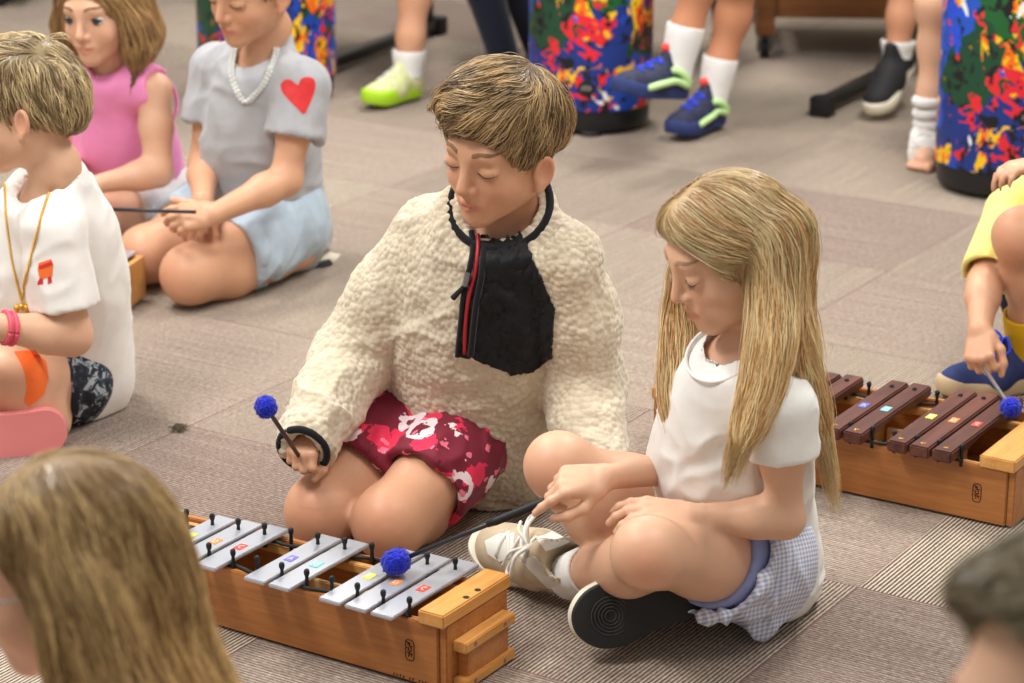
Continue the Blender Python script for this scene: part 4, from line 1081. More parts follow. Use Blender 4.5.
# hair
hw = lambda x, y, z: hd.w(x, y, z); k_ = hd.s
Hs = Sdf(); ell = lambda p, r, k=.02, op='+': Hs.ell(hw(*p), A(r)*k_, hd.M, k, op)
ell((0, -.014, .034), (.078, .098, .080)); ell((.004, .006, .082), (.068, .070, .043), .03); ell((.020, .054, .080), (.048, .034, .026), .02); ell((.0, -.085, .01), (.055, .03, .05), .03)
ell((0, .112, -.036), (.12, .085, .090), .012, '-')
for q in (-1, 1): Hs.ball(hw(q*.092, .006, -.028), .034*k_, .006, '-'); Hs.ball(hw(q*.085, .062, -.05), .050*k_, .01, '-')
ell((0, -.02, -.105), (.11, .12, .050), .012, '-')
gd = [((0, -.03, .115), (.45, .85, .0)), ((.03, .03, .118), (.7, .7, -.05)), ((-.03, .03, .105), (.6, .75, 0)), ((.06, .05, .085), (.75, .25, -.5)), ((.02, .09, .09), (.9, .1, -.35)), ((-.03, .085, .075), (.85, .2, -.4)), ((.075, .075, .07), (.3, .2, -.9)), ((.05, .10, .06), (.6, .0, -.8)),
      ((-.055, .06, .07), (.55, .4, -.6)), ((-.075, .03, .045), (.1, .45, -.85)), ((-.078, -.01, .06), (-.1, .35, -.9)), ((-.076, -.03, .02), (0, .1, -1)), ((-.06, -.085, .03), (.05, -.1, -1)), ((-.04, -.10, 0), (.1, .1, -1)), ((0, -.11, .05), (.2, -.2, -1)), ((0, -.1, -.03), (0, .2, -1)),
      ((.05, -.085, .03), (0, -.1, -1)), ((.078, -.01, .04), (.1, .3, -1)), ((.075, .03, .06), (.2, .4, -.8)), ((.05, -.05, .10), (.7, .2, -.4)), ((-.055, -.035, .1), (-.5, .35, -.6)), ((-.03, -.085, .085), (-.1, -.5, -.6))]
ir = hd.M.T
WB = [([(-.01, .075, .078), (.012, .088, .060), (.026, .088, .040)], 16), ([(.02, .075, .075), (.040, .084, .056), (.052, .078, .040)], 14), ([(-.03, .07, .074), (-.012, .086, .058), (.004, .091, .044)], 12), ([(-.05, .055, .066), (-.045, .075, .048), (-.034, .080, .036)], 8), ([(.07, .05, .075), (.085, .055, .06), (.09, .05, .045)], 14)]
hair('hair', Hs, [(hw(*p), ir@A(d)) for p, d in gd], by, (srgb(84, 62, 38)[:3], srgb(204, 172, 124)[:3]), 6500, (.04, .085), 9, .00070, .0030, sig=.020*k_, wave=.38, seed=4, clump=.75, rough=.0030, wisps=[([hw(*p) for p in w_], [.004, .004, .003], n_) for w_, n_ in WB])

hn_ = A([-.15, -.35, .9]); hn_ = nrm(hn_-hdir*(hn_@hdir)); bp = W(266, 407, 3.38); bq = wrR+hdir*.056-hn_*.014
# ============================================================ the girl sitting cross-legged
gr = thing('person', 'girl with long blonde hair sitting cross-legged in a white tee and blue gingham shorts', 'person', G(745, 600))
FG = nrm(A([-.86, -.5, 0])); LG = nrm(np.cross([0, 0, 1], FG))
pel = W(726, 541, 3.29); shc = W(735, 380, 3.20); up = nrm(shc-pel)
shR, shL = shc-LG*.105-A([0, 0, .010]), shc+LG*.105-A([0, 0, .010])
hd = Head(W(731, 249, 3.185), nrm(A([-.90, -.28, -.36])), nrm(A([-.34, -.12, .92])), .96)
S = Sdf(); torso(S, pel, lerp(pel, shc, .78), shL, shR, hd.w(0, -.03, -.105), hd.w(0, -.018, -.04), .078, .062, .033); hd.add(S)
hipR, hipL = pel-LG*.065, pel+LG*.065
knR, anR = W(560, 468, 3.27), W(650, 588, 3.21)
knL, anL = W(650, 553, 3.05), W(578, 574, 3.27)
for hip, kn, an, bk in ((hipR, knR, anR, A([.4, .3, -.8])), (hipL, knL, anL, A([.5, .4, -.7]))):
    q = Sdf(); leg(q, hip, kn, an, bk, (.072, .056, .042, .039, .027)); S.group(q, .006)
elR, wrR = W(706, 463, 3.31), W(607, 477, 3.17)
elL, wrL = W(785, 519, 3.11), W(692, 516, 3.12)
for sh, el, wr in ((shR, elR, wrR), (shL, elL, wrL)):
    q = Sdf(); arm(q, sh, el, wr, (.031, .0275, .024, .025, .0172)); S.group(q, .008)
hd_d = nrm(A([-.95, -.08, -.10])); hd_n = A([.02, -.40, .92]); hd_n = nrm(hd_n-hd_d*(hd_n@hd_d)); MBALL = G(396, 562, .128); grip = wrR+hd_d*.055-hd_n*.019; md = nrm(MBALL-grip)
hR = Sdf(); fR = hand(hR, wrR, hd_d, hd_n, -1, [(.40, .20, .12), (.75, 1.15, .8), (.85, 1.2, .9), (.9, 1.2, .9)], [(.75, .5, -.55), (.95, .1, -.35), (.95, -.15, -.2)], .96); S.group(hR, .008)
hL = Sdf(); fL = hand(hL, wrL, A([-.97, -.05, .10]), A([.05, -.30, .95]), 1, [(.25, .35, .3), (.3, .4, .3), (.35, .45, .3), (.4, .5, .3)], [(.8, .55, -.3), (.9, .25, -.3), (.95, .1, -.3)], .96); S.group(hL, .008)
body, bV, bF = body_mesh('body', S, gr, SK_F, hd, [fR, fL], h=.0055, knees=[(knR+A([-.03, -.03, 0]), .05, .55), (knL+A([-.01, -.05, 0]), .05, .55)])
hb = bvh_of(bV, bF); face_parts(hd, hb, gr, M['brow_blond'])
# tee
J = Sdf(); T_ = Sdf()
T_.cone(pel-up*.055-FG*.035, lerp(pel, shc, .55), .112, .096, .05); T_.cone(lerp(pel, shc, .55), shc-up*.03, .098, .080, .05); T_.cone(pel-FG*.025-up*.04, shc-FG*.01-up*.06, .088, .076, .05)
T_.cone(shR, shc+up*.012, .046, .048, .04); T_.cone(shL, shc+up*.012, .046, .048, .04); nk = hd.w(0, -.03, -.105)
T_.cone(shc+up*.02, lerp(shc, nk, .7), .056, .046, .03); J.group(T_, .01)
for sh, el, t in ((shR, elR, .42), (shL, elL, .40)):
    q = Sdf(); d = nrm(el-sh); e = lerp(sh, el, t); q.cone(sh, lerp(sh, el, t+.2), .047, .052, .02); q.plane(e, d); J.group(q, .012); J.cone(lerp(sh, el, t-.25), e+d*.06, .036, .045, .003, '-')
neckdir = nrm(hd.w(0, -.02, -.05)-shc); ncut = nrm(up*.85+FG*.45); pc = shc+up*.028+FG*.012
J.cone(shc+FG*.014, nk+neckdir*.10, .044, .050, .003, '-'); J.plane(pc+ncut*.03, ncut, lo=pc-.1, hi=pc+.2)
J.plane(pel-up*.060, -up+FG*.75)
gf = lambda V: fold_fn(A([.2, .3, 1]), .055, .006, 2.2, 12)(V)+fold_fn(A([1, .2, .5]), .035, .0035, 2.2, 19)(V)
MB().tube(ring(pc+ncut*.029+FG*.001, ncut, .0492), .0028, 8).build('neck_rib', M['white_cotton'], gr, smooth=True)
tee, tV, tF = garment('tee_shirt', J, gr, 'white_cotton', .0042, gf)
tb = bvh_of(tV, tF)
# gingham skort with knitted undershorts
K = Sdf(); K.ell(pel-A([0, 0, .012]), (.100, .098, .080), A([LG, FG, [0, 0, 1]]), .02)
U = Sdf()
for hip, kn, t in ((hipR, knR, .36), (hipL, knL, .36)):
    d = nrm(kn-hip); e = lerp(hip, kn, t); q = Sdf(); q.cone(hip, lerp(hip, kn, t+.2), .092, .088, .02); q.plane(e, d+A([0, 0, .25])); q.cone(e-d*.05, e+d*.1, .074, .080, .004, '-'); K.group(q, .012)
    q = Sdf(); e = lerp(hip, kn, t+.06); q.cone(hip, lerp(hip, kn, t+.2), .079, .071, .02); q.plane(e, d+A([0, 0, .1])); q.cone(e-d*.04, e+d*.1, .060, .064, .004, '-'); U.group(q, .01)
K.cone(pel+LG*.08-FG*.01-A([0, 0, .05]), pel+LG*.115+FG*.02-A([0, 0, .080]), .045, .018, .02)
K.plane(pel+up*.11, up)
garment('skort', K, gr, 'gingham', .0042, lambda V: fold_fn(A([-.3, .2, 1]), .028, .007, 2.6, 41)(V)); garment('undershorts', U, gr, 'lilac_knit', .0045)
# trainers
def tri(upm, sole, lace, out=None): return (M[upm], M[sole], M[lace]) + ((M[out],) if out else ())
fL_ = nrm(A([-.82, .57, .02])); uL = nrm(A([-.46, -.62, .64]))
hl = anL+A([.030, -.004, .000])-uL*.052
sl, slb, _ = shoe(gr, hl, fL_, uL, tri('suede_tan', 'sole_cream', 'lace_white'), .238)
for pg in (((485, 541), (499, 534), (515, 533), (512, 556), (500, 562), (488, 554)), ((536, 538), (552, 532), (570, 541), (560, 546), (545, 551)), ((520, 560), (534, 556), (552, 574), (566, 590), (548, 588))):
    patch('shoe_panel', slb, pg, M['lace_white'], gr, .0012, .0022)
sock(gr, anL-nrm(knL-anL)*.03, anL+nrm(knL-anL)*.055, .034, .036, M['white_knit'])
fR_ = nrm(A([-.93, -.30, -.16])); uR = nrm(A([-.10, .90, -.22]))
hr = W(706, 587, 3.165)
shoe(gr, hr, fR_, uR, tri('suede_tan', 'sole_cream', 'lace_white', 'sole_black'), .195, laces=False, wide=1.28)
# hair: cap, two falls in front, one behind
Hs = Sdf(); hw = hd.w; k_ = hd.s
ell = lambda p, r, k=.02, op='+': Hs.ell(hw(*p), A(r)*k_, hd.M, k, op)
ell((0, -.004, .030), (.079, .090, .079)); ell((0, -.042, -.02), (.066, .044, .080), .03); ell((.0, .052, .066), (.050, .028, .026), .02)
ell((0, .112, -.045), (.15, .082, .112), .010, '-')
Hs.ball(hw(-.088, .012, -.016), .030, .006, '-')
strip = []
def lock(pts, rs, k=.02):
    P = spline(pts, 3); R_ = np.interp(np.linspace(0, len(rs)-1, len(P)), range(len(rs)), rs); Hs.chain(P, R_, k)
    for i in range(len(P)-1): strip.append(((P[i]+P[i+1])/2, P[i+1]-P[i]))
L1 = [hw(-.066, -.040, .02), W(773, 290, 3.125), W(771, 345, 3.09), W(758, 400, 3.07), W(740, 445, 3.06), W(728, 490, 3.06)]; lock(L1[:-2]+[W(744, 438, 3.06)], [.018, .026, .027, .021, .012])
L2 = [hw(-.062, -.050, .02), W(781, 300, 3.15), W(795, 350, 3.14), W(812, 400, 3.16), W(826, 455, 3.18), W(836, 520, 3.20)]; lock(L2[:-2]+[W(818, 422, 3.17)], [.028, .028, .024, .016, .010])
L3 = [hw(-.02, -.080, .0), W(784, 310, 3.23), W(796, 360, 3.24), W(808, 420, 3.26), W(818, 470, 3.26)]; lock(L3[:-1], [.036, .034, .028, .010])
L4 = [hw(.056, .035, .03), W(681, 300, 3.27), W(679, 350, 3.24), W(676, 400, 3.21), W(681, 440, 3.20), W(686, 475, 3.20)]; lock(L4[:-1], [.012, .017, .019, .016, .006])
L5 = [hw(.064, -.0, .02), W(700, 320, 3.29), W(692, 370, 3.27), W(690, 420, 3.25), W(700, 470, 3.24)]; lock(L5[:-1], [.016, .024, .022, .008])
gd = [((-.02, .06, .085), (-.55, -.1, -.5)), ((-.05, .06, .055), (-.25, -.55, -.6)), ((-.035, .03, .105), (-.8, -.3, -.35)), ((-.06, .0, .08), (-.35, -.45, -.8)), ((-.075, .02, .035), (-.05, -.75, -.6)), ((-.07, -.05, .05), (-.05, -.3, -.95)), ((-.03, -.03, .112), (-.7, -.55, -.2)), ((-.04, -.08, .08), (-.2, -.6, -.7)),
      ((0, -.11, .03), (0, -.1, -1)), ((-.05, -.09, -.02), (0, .05, -1)), ((0, -.1, -.05), (0, .1, -1)), ((.02, .06, .085), (.6, -.1, -.5)), ((.05, .05, .06), (.4, -.1, -.8)), ((.06, 0, .08), (.5, -.3, -.7)), ((.075, .02, .02), (0, .0, -1)), ((.05, -.08, .04), (.1, -.3, -1))]
ir = hd.M.T
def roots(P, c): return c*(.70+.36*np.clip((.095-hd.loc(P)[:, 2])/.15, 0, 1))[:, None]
WS = [(L1[1:], [.030, .031, .027, .019, .012], 900), (L2[1:], [.032, .028, .022, .014, .010], 700), (L3[1:], [.034, .032, .022, .012], 200), (L4[1:], [.020, .023, .021, .014, .010], 320), (L5[1:], [.026, .026, .018, .010], 120)]
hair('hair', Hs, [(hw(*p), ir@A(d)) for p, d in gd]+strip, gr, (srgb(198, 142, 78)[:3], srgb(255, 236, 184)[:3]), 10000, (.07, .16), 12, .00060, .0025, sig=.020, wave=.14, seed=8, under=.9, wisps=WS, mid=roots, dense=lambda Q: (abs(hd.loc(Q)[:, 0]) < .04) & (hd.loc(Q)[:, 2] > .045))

# ------------------------------------------------------------ mallets
def mallet(name, label, ball_c, end, r=.0165, rod='dark_fibre', r0=.0034, grip_len=0.0, squash=1.0):
    ball_c, end = A(ball_c), A(end); d = nrm(end-ball_c); o = thing(name, label, 'mallet', ball_c, 'blue yarn mallets')
    S = Sdf(); S.ball(ball_c, r, 0); V, F = sdf_mesh(S, .0016, relax_it=2); N = nrm_rows(V-ball_c)
    V = V+N*(.0016*fbm((V-ball_c)/.004, 5, 2))[:, None]; V = ball_c+(V-ball_c)*1.0+np.outer(((V-ball_c)@d), d)*(squash-1)
    mesh_obj('yarn_head', V, F, M['blue_yarn'], o)
    fz = MB(); rg = random.Random(3)
    for i in range(90):
        n = nrm([rg.gauss(0, 1), rg.gauss(0, 1), rg.gauss(0, 1)]); t = nrm(np.cross(n, [rg.gauss(0, 1), rg.gauss(0, 1), rg.gauss(0, 1)])); p = ball_c+n*r+d*(n@d)*r*(squash-1)
        fz.tube([p, p+n*.0016+t*.002, p+n*.0018+t*.0045], [.0003, .00025, .0001], 3, False)
    fz.build('yarn_fuzz', M['blue_yarn'], o, smooth=True)
    MB().tube([ball_c-d*r*.6, end], r0, 10).build('stick', M[rod], o, smooth=True)
    if grip_len: MB().tube(spline([end-d*grip_len, end-d*grip_len*.5, end+d*.004], 4), [r0*1.15]+[r0*1.75]*7+[r0*1.2], 12).build('grip', M['black_rubber'], o, smooth=True)
    return o
def nrm_rows(V): return V/np.linalg.norm(V, axis=1, keepdims=True)
mallet('mallet', 'blue yarn mallet with black stick resting on a silver bar', MBALL, grip-md*.030, .0185, grip_len=.15, squash=1.15)
mallet('mallet', 'blue yarn mallet with brown stick held up by the boy in the fleece pullover', bp, bq+nrm(bq-bp)*.03, .0165, 'brown_stick', .0034)
# ============================================================ the boy in the white tee with a gold chain
def short_top(q_sh, q_el, t, J, r0=.046, r1=.054, inner=.036):
    q = Sdf(); d = nrm(q_el-q_sh); e = lerp(q_sh, q_el, t); q.cone(q_sh, lerp(q_sh, q_el, t+.2), r0, r1, .02); q.plane(e, d); J.group(q, .012); J.cone(lerp(q_sh, q_el, t-.3), e+d*.06, inner, r1-.008, .003, '-')
ch_ = thing('person', 'boy in a white tee with a gold chain and an orange patch on the knee', 'person', W(80, 405, 4.15))
F_ = nrm(A([-.97, -.22, 0])); L_ = nrm(np.cross([0, 0, 1], F_))
pel = W(60, 362, 4.16); shc = W(49, 206, 4.06); up = nrm(shc-pel)
shR, shL = shc-L_*.115-A([0, 0, .012]), shc+L_*.115-A([0, 0, .012])
hd = Head(W(26, 108, 4.02), nrm(A([-.98, .06, -.14])), nrm(A([-.16, 0, 1])), .98)
S = Sdf(); torso(S, pel, lerp(pel, shc, .78), shL, shR, hd.w(0, -.03, -.105), hd.w(0, -.018, -.04), .085, .066, .036); hd.add(S)
hipR, hipL = pel-L_*.07, pel+L_*.07
knL, anL = W(8, 382, 3.98), W(52, 425, 4.0); knR, anR = W(-45, 365, 4.25), W(-20, 420, 4.02)
for hip, kn, an in ((hipR, knR, anR), (hipL, knL, anL)):
    q = Sdf(); leg(q, hip, kn, an, A([.6, 0, -.7]), (.078, .066, .050, .044, .03)); S.group(q, .008)
elL, wrL = W(72, 336, 3.93), W(-8, 326, 3.86); elR, wrR = W(10, 330, 4.15), W(-50, 335, 4.0)
for sh, el, wr in ((shR, elR, wrR), (shL, elL, wrL)):
    q = Sdf(); arm(q, sh, el, wr, (.040, .035, .031, .032, .0215)); S.group(q, .008)
h1 = Sdf(); f1 = hand(h1, wrL, A([-1, -.05, .05]), A([0, -.4, .9]), 1, [(.5, .8, .5)]*4, [(.8, .5, -.4)]*3, .95); S.group(h1, .008)
h2 = Sdf(); f2 = hand(h2, wrR, A([-1, -.05, .05]), A([0, -.4, .9]), -1, [(.5, .8, .5)]*4, [(.8, .5, -.4)]*3, .95); S.group(h2, .008)
body, bV, bF = body_mesh('body', S, ch_, SK_F, hd, [], h=.0055, knees=[(knL+A([-.02, -.05, 0]), .05, .4)], hh=.0025)
hb = bvh_of(bV, bF); face_parts(hd, hb, ch_, M['brow_brown'])
patch('knee_patch', hb, [(14, 352), (34, 350), (46, 362), (48, 378), (44, 394), (30, 406), (24, 402), (27, 388), (25, 374), (20, 362)], M['bandage_orange'], ch_, .0014, .003)
J = Sdf(); T_ = Sdf()
T_.cone(pel-up*.02, lerp(pel, shc, .55), .118, .106, .05); T_.cone(lerp(pel, shc, .55), shc-up*.03, .106, .086, .05); T_.cone(pel+A([.016, -.01, -.01]), shc-up*.06+A([.022, 0, 0]), .100, .08, .05)
T_.cone(shR, shc+up*.012, .050, .052, .04); T_.cone(shL, shc+up*.012, .050, .052, .04); nk = hd.w(0, -.03, -.105); T_.cone(shc+up*.02, lerp(shc, nk, .75), .058, .048, .03); J.group(T_, .01)
short_top(shL, elL, .72, J, .050, .060, .042); short_top(shR, elR, .66, J, .050, .062, .042)
neckdir = nrm(hd.w(0, -.02, -.05)-shc); ncut = nrm(up*.85+F_*.45); pc = shc+up*.03
q = Sdf(); q.cone(pc, pc+ncut*.16, .075, .09); q.plane(pc+ncut*.022, -ncut); J.group(q, .003, '-'); J.cone(shc+F_*.012, nk+neckdir*.10, .045, .050, .003, '-')
J.plane(pel-up*.06, -up+F_*.4)
wf = lambda V: fold_fn(A([.1, .3, 1]), .06, .008, 2.4, 52)(V)+fold_fn(A([1, .2, .6]), .04, .004, 2.2, 59)(V)
tee2, t2V, t2F = garment('tee_shirt', J, ch_, 'white_cotton', .0050, wf); t2 = bvh_of(t2V, t2F)
MB().tube(ring(pc+ncut*.018, ncut, .0525), .0042, 8).build('neck_rib', M['white_cotton'], ch_, smooth=True)
# printed motif on the chest: a bun with a sausage on red legs
pr = patch('chest_print', t2, [(39, 263), (51, 259), (53, 264), (52, 276), (40, 279), (38, 270)], M['bandage_orange'], ch_, .0012, .002)
patch('print_sausage', t2, [(39, 266), (52, 261), (53, 264), (40, 269)], M['red_print'], ch_, .0022, .002)
for pg in (((40, 278), (43, 278), (43, 284), (38, 285), (38, 282)), ((48, 277), (51, 276), (52, 282), (48, 284))): patch('print_leg', t2, pg, M['red_print'], ch_, .0012, .002)
K = Sdf(); K.ell(pel-A([0, 0, .012]), (.105, .10, .082), A([L_, F_, [0, 0, 1]]), .02)
for hip, kn in ((hipR, knR), (hipL, knL)):
    d = nrm(kn-hip); e = lerp(hip, kn, .42); q = Sdf(); q.cone(hip, lerp(hip, kn, .6), .092, .080, .02); q.plane(e, d); q.cone(e-d*.05, e+d*.1, .068, .072, .004, '-'); K.group(q, .012)
K.plane(pel+up*.11, up)
def camo():
    t = NT('dark_print'); co_ = t.coord(); n = t.noise(co_, 55, 3, .6, .8)
    t.set(Base__Color=t.ramp(n, [(0, srgb(22, 28, 40)), (.47, srgb(40, 52, 66)), (.56, srgb(168, 178, 186)), (.64, srgb(36, 44, 60))], 'CONSTANT'), Roughness=.8); M['dark_print'] = t.m
camo(); garment('shorts', K, ch_, 'dark_print', .005, lambda V: fold_fn(A([-.3, .2, 1]), .03, .005, 2.4, 61)(V))
hs = W(66, 428, 3.93); shoe(ch_, hs, nrm(A([-.95, -.25, -.10])), nrm(A([-.10, .90, -.12])), (M['slide_pink'], M['slide_pink'], M['slide_pink'], M['slide_pink']), .20, laces=False, tongue=False, wide=1.35)
w1 = lerp(wrL, elL, .16); dv = nrm(elL-wrL)
for t in (0, .011): MB().tube(ring(w1+dv*t, dv+A([0, .05*t, .1]), .0265), .0042, 8).build('wristband', M['wrist_pink'], ch_, smooth=True)
# gold chain: a string of small links with a pendant
pts = on_surf(t2, spline([(57, 172), (50, 192), (42, 215), (33, 250), (26, 280), (22, 300)], 10), .002)
pts2 = on_surf(t2, spline([(22, 300), (18, 285), (13, 262), (9, 235), (6, 205), (5, 182)], 10), .002)
cm = MB()
def links(path, r, m, e=.0035):
    P = A(path); s_ = np.concatenate([[0], np.cumsum(np.linalg.norm(np.diff(P, axis=0), axis=1))]); n = int(s_[-1]/e)
    for i in range(n):
        q = A([np.interp(i*e, s_, P[:, k]) for k in range(3)]); q2 = A([np.interp((i+.8)*e, s_, P[:, k]) for k in range(3)]); m.tube([q, (q+q2)/2, q2], [r*.6, r, r*.6], 6)
links(pts, .0026, cm); links(pts2, .0026, cm); nc = cm.build('necklace', M['gold'], ch_, smooth=True)
pp = pts[-1]; pm = MB()
for dx, dz, r in ((-.008, -.012, .006), (.0, -.010, .0065), (.008, -.012, .006), (-.009, -.02, .004), (.007, -.02, .004), (.011, -.006, .005)):
    pm.lathe(pp+A([dx, -.003, dz-r]), [(r*math.sin(a), r-r*math.cos(a)) for a in np.linspace(.05, PI-.05, 8)], 12)
pm.build('pendant', M['gold'], nc, smooth=True)
# hair
def short_hair(hd, parent, cols, seed, n=4500, tufts=True, top=.012, wave=.25, width=.0009, sweep=1.0, back=0.0, cut=None):
    H = Sdf(); k_ = hd.s; hw = hd.w; ell = lambda p, r, k=.02, op='+': H.ell(hw(*p), A(r)*k_, hd.M, k, op)
    ell((0, -.012, .032), (.074, .094, .077)); ell((.006*sweep, .012, .080), (.062, .078, .036+top), .03); ell((0, -.075, .0), (.056, .03, .05), .03)
    ell((0, .112-back, -.036), (.12, .085, .092), .012, '-')
    for q in (-1, 1): H.ball(hw(q*.090, -.001+hd.ear[0], -.016+hd.ear[1]), .034*k_, .006, '-'); H.ball(hw(q*.085, .055, -.05), .052*k_, .01, '-')
    ell((0, -.02, -.102), (.11, .12, .048), .012, '-')
    if cut: H.ball(hw(*cut[0]), cut[1]*k_, .012, '-')
    gd = [((0, -.03, .115), (.4*sweep, .9, .1)), ((.03, .03, .11), (.5*sweep, .8, .1)), ((-.03, .03, .105), (.4*sweep, .85, .1)), ((.05, .08, .085), (.6*sweep, .6, -.2)), ((-.03, .085, .08), (.5*sweep, .7, -.1)), ((-.075, .03, .045), (.1, .2, -1)), ((-.078, -.01, .06), (0, .0, -1)), ((-.076, -.03, .02), (0, -.1, -1)),
          ((-.06, -.085, .03), (.05, -.1, -1)), ((0, -.11, .05), (.1, -.1, -1)), ((0, -.1, -.03), (0, .2, -1)), ((.078, -.01, .04), (0, .1, -1)), ((.075, .03, .06), (0, .2, -1)), ((0, -.085, .085), (.1, -.5, -.6)), ((.06, -.08, .02), (0, -.1, -1))]
    wb = [([hw(*p) for p in w_], [.006, .008, .007], 10) for w_ in (((.02, .06, .112), (.035, .09, .125), (.05, .105, .115)), ((-.02, .05, .115), (0, .085, .13), (.02, .11, .125)), ((0, -.06, .11), (-.02, -.09, .118), (-.04, -.11, .11)), ((-.05, -.06, .085), (-.07, -.085, .085), (-.075, -.10, .07)))]
    return hair('hair', H, [(hw(*p), hd.M.T@A(d)) for p, d in gd], parent, cols, n, (.03, .065), 8, width, .003, sig=.022*k_, wave=wave, seed=seed, clump=.6, rough=.003, wisps=wb if tufts else ())
short_hair(hd, ch_, (srgb(116, 94, 64)[:3], srgb(224, 200, 152)[:3]), 14, top=.004)

# ============================================================ the boy in the grey tee
gb = thing('person', 'boy in grey tee with red heart on the sleeve and pale necklace', 'person', G(285, 262))
F_ = nrm(A([-.62, -.78, 0])); L_ = nrm(np.cross([0, 0, 1], F_))
pel = W(259, 214, 5.02); shc = W(258, 72, 4.93); up = nrm(shc-pel)
shR, shL = shc-L_*.118-A([0, 0, .012]), shc+L_*.118-A([0, 0, .012])
hd = Head(W(252, -16, 4.88), nrm(A([-.62, -.74, -.26])), nrm(A([-.1, -.25, .96])), 1.04, ear=(.004, -.004))
S = Sdf(); torso(S, pel, lerp(pel, shc, .78), shL, shR, hd.w(0, -.03, -.105), hd.w(0, -.018, -.04), .085, .066, .035); hd.add(S)
hipR, hipL = pel-L_*.07, pel+L_*.07; knR, knL = G(146, 256, .065), G(190, 276, .065)
for hip, kn in ((hipR, knR), (hipL, knL)):
    q = Sdf(); leg(q, hip, kn, kn+A([.20, .22, -.02]), A([0, 0, -1]), (.076, .066, .053, .045, .03)); S.group(q, .008)
elL, wrL = W(286, 180, 4.80), W(215, 214, 4.70); elR, wrR = W(204, 165, 4.98), W(203, 200, 4.80)
for sh, el, wr in ((shR, elR, wrR), (shL, elL, wrL)):
    q = Sdf(); arm(q, sh, el, wr, (.038, .034, .030, .031, .021)); S.group(q, .008)
for wr, d, n, sd in ((wrL, A([-.85, -.2, -.05]), A([.1, -.75, .6]), 1), (wrR, A([-.25, -.55, -.5]), A([.0, -.4, .8]), -1)):
    q = Sdf(); fb = hand(q, wr, d, n, sd, [(.35, .5, .4), (.5, .7, .5), (.6, .8, .5), (.65, .8, .5)], [(.8, .5, -.4)]*3, .98); S.group(q, .008)
    if sd == 1: fg = fb
body, bV, bF = body_mesh('body', S, gb, SK, hd, [fg], h=.006, knees=[(knL+A([-.02, -.03, .01]), .05, .5), (knR+A([-.02, -.03, .01]), .05, .5)], hh=.0026)
hb = bvh_of(bV, bF); face_parts(hd, hb, gb, M['brow_brown'])
J = Sdf(); T_ = Sdf(); T_.cone(pel-up*.01, lerp(pel, shc, .55), .118, .106, .05); T_.cone(lerp(pel, shc, .55), shc-up*.03, .104, .086, .05); T_.cone(pel+L_*.03-F_*.03-up*.05, shc-up*.08, .105, .08, .05)
T_.cone(shR, shc+up*.012, .048, .050, .04); T_.cone(shL, shc+up*.012, .050, .050, .04); nk = hd.w(0, -.03, -.105); T_.cone(shc+up*.02, lerp(shc, nk, .75), .056, .047, .03); J.group(T_, .01)
short_top(shL, elL, .54, J, .050, .060, .042); short_top(shR, elR, .54, J, .048, .056, .042)
ncut = nrm(up*.85+F_*.45); pc = shc+up*.03; neckdir = nrm(hd.w(0, -.02, -.05)-shc)
q = Sdf(); q.cone(pc, pc+ncut*.16, .075, .09); q.plane(pc+ncut*.022, -ncut); J.group(q, .003, '-'); J.cone(shc+F_*.012, nk+neckdir*.10, .044, .049, .003, '-')
J.plane(pel-up*.055, -up-L_*.45+F_*.3)
gt, gV, gF = garment('tee_shirt', J, gb, 'grey_cotton', .0055, lambda V: fold_fn(A([.3, .3, 1]), .06, .008, 2.4, 72)(V)+fold_fn(A([1, .2, .2]), .04, .006, 2.2, 79)(V)); gtb = bvh_of(gV, gF)
MB().tube(ring(pc+ncut*.018, ncut, .0515), .0045, 8).build('neck_rib', M['grey_cotton'], gb, smooth=True)
hx = [(281, 84), (285, 80), (291, 80), (298, 85), (301, 79), (308, 77), (314, 80), (315, 88), (312, 98), (308, 107), (304, 114), (296, 107), (288, 99), (282, 91)]
patch('heart_print', gtb, hx, M['red_print'], gb, .0015, .0025, closed_spline=3)
K = Sdf(); K.ell(pel-A([0, 0, .012])-A([.008, 0, 0]), (.104, .10, .088), A([L_, F_, [0, 0, 1]]), .02)
for hip, kn in ((hipR, knR), (hipL, knL)):
    d = nrm(kn-hip); e = lerp(hip, kn, .60); q = Sdf(); q.cone(hip, lerp(hip, kn, .8), .094, .088, .02); q.plane(e, d); q.cone(e-d*.06, e+d*.1, .066, .076, .004, '-'); K.group(q, .012)
K.plane(pel+up*.10, up); garment('shorts', K, gb, 'light_blue_cotton', .0055, lambda V: fold_fn(A([-.3, .2, 1]), .04, .010, 2.2, 81)(V))
shoe(gb, G(302, 262)+A([.02, -.03, .03]), nrm(A([.25, .85, -.35])), nrm(A([.2, -.3, -.9])), (M['shoe_black'], M['sole_cream'], M['lace_white']), laces=False)
nm = MB(); np_ = on_surf(gtb, spline([(234, 50), (232, 64), (233, 78), (238, 92), (246, 102), (256, 94), (266, 82), (272, 68), (277, 52), (280, 44)], 8), .003)
P_ = A(np_); s_ = np.concatenate([[0], np.cumsum(np.linalg.norm(np.diff(P_, axis=0), axis=1))])
for i in range(int(s_[-1]/.0042)):
    q = A([np.interp(i*.0042, s_, P_[:, k]) for k in range(3)])
    for o in (-1, 1): nm.lathe(q+A([.003*o, 0, -.003+.0012*o*(1 if i % 2 else -1)]), [(.0035*math.sin(a), .0035-.0035*math.cos(a)) for a in np.linspace(.05, PI-.05, 6)], 8)
nm.build('necklace', M['pearl'], gb, smooth=True)
short_hair(hd, gb, (srgb(70, 50, 34)[:3], srgb(150, 116, 78)[:3]), 21, 2500)
st = thing('drum_stick', 'thin black stick held level by the boy with the heart sleeve', 'stick', W(196, 212, 4.66))
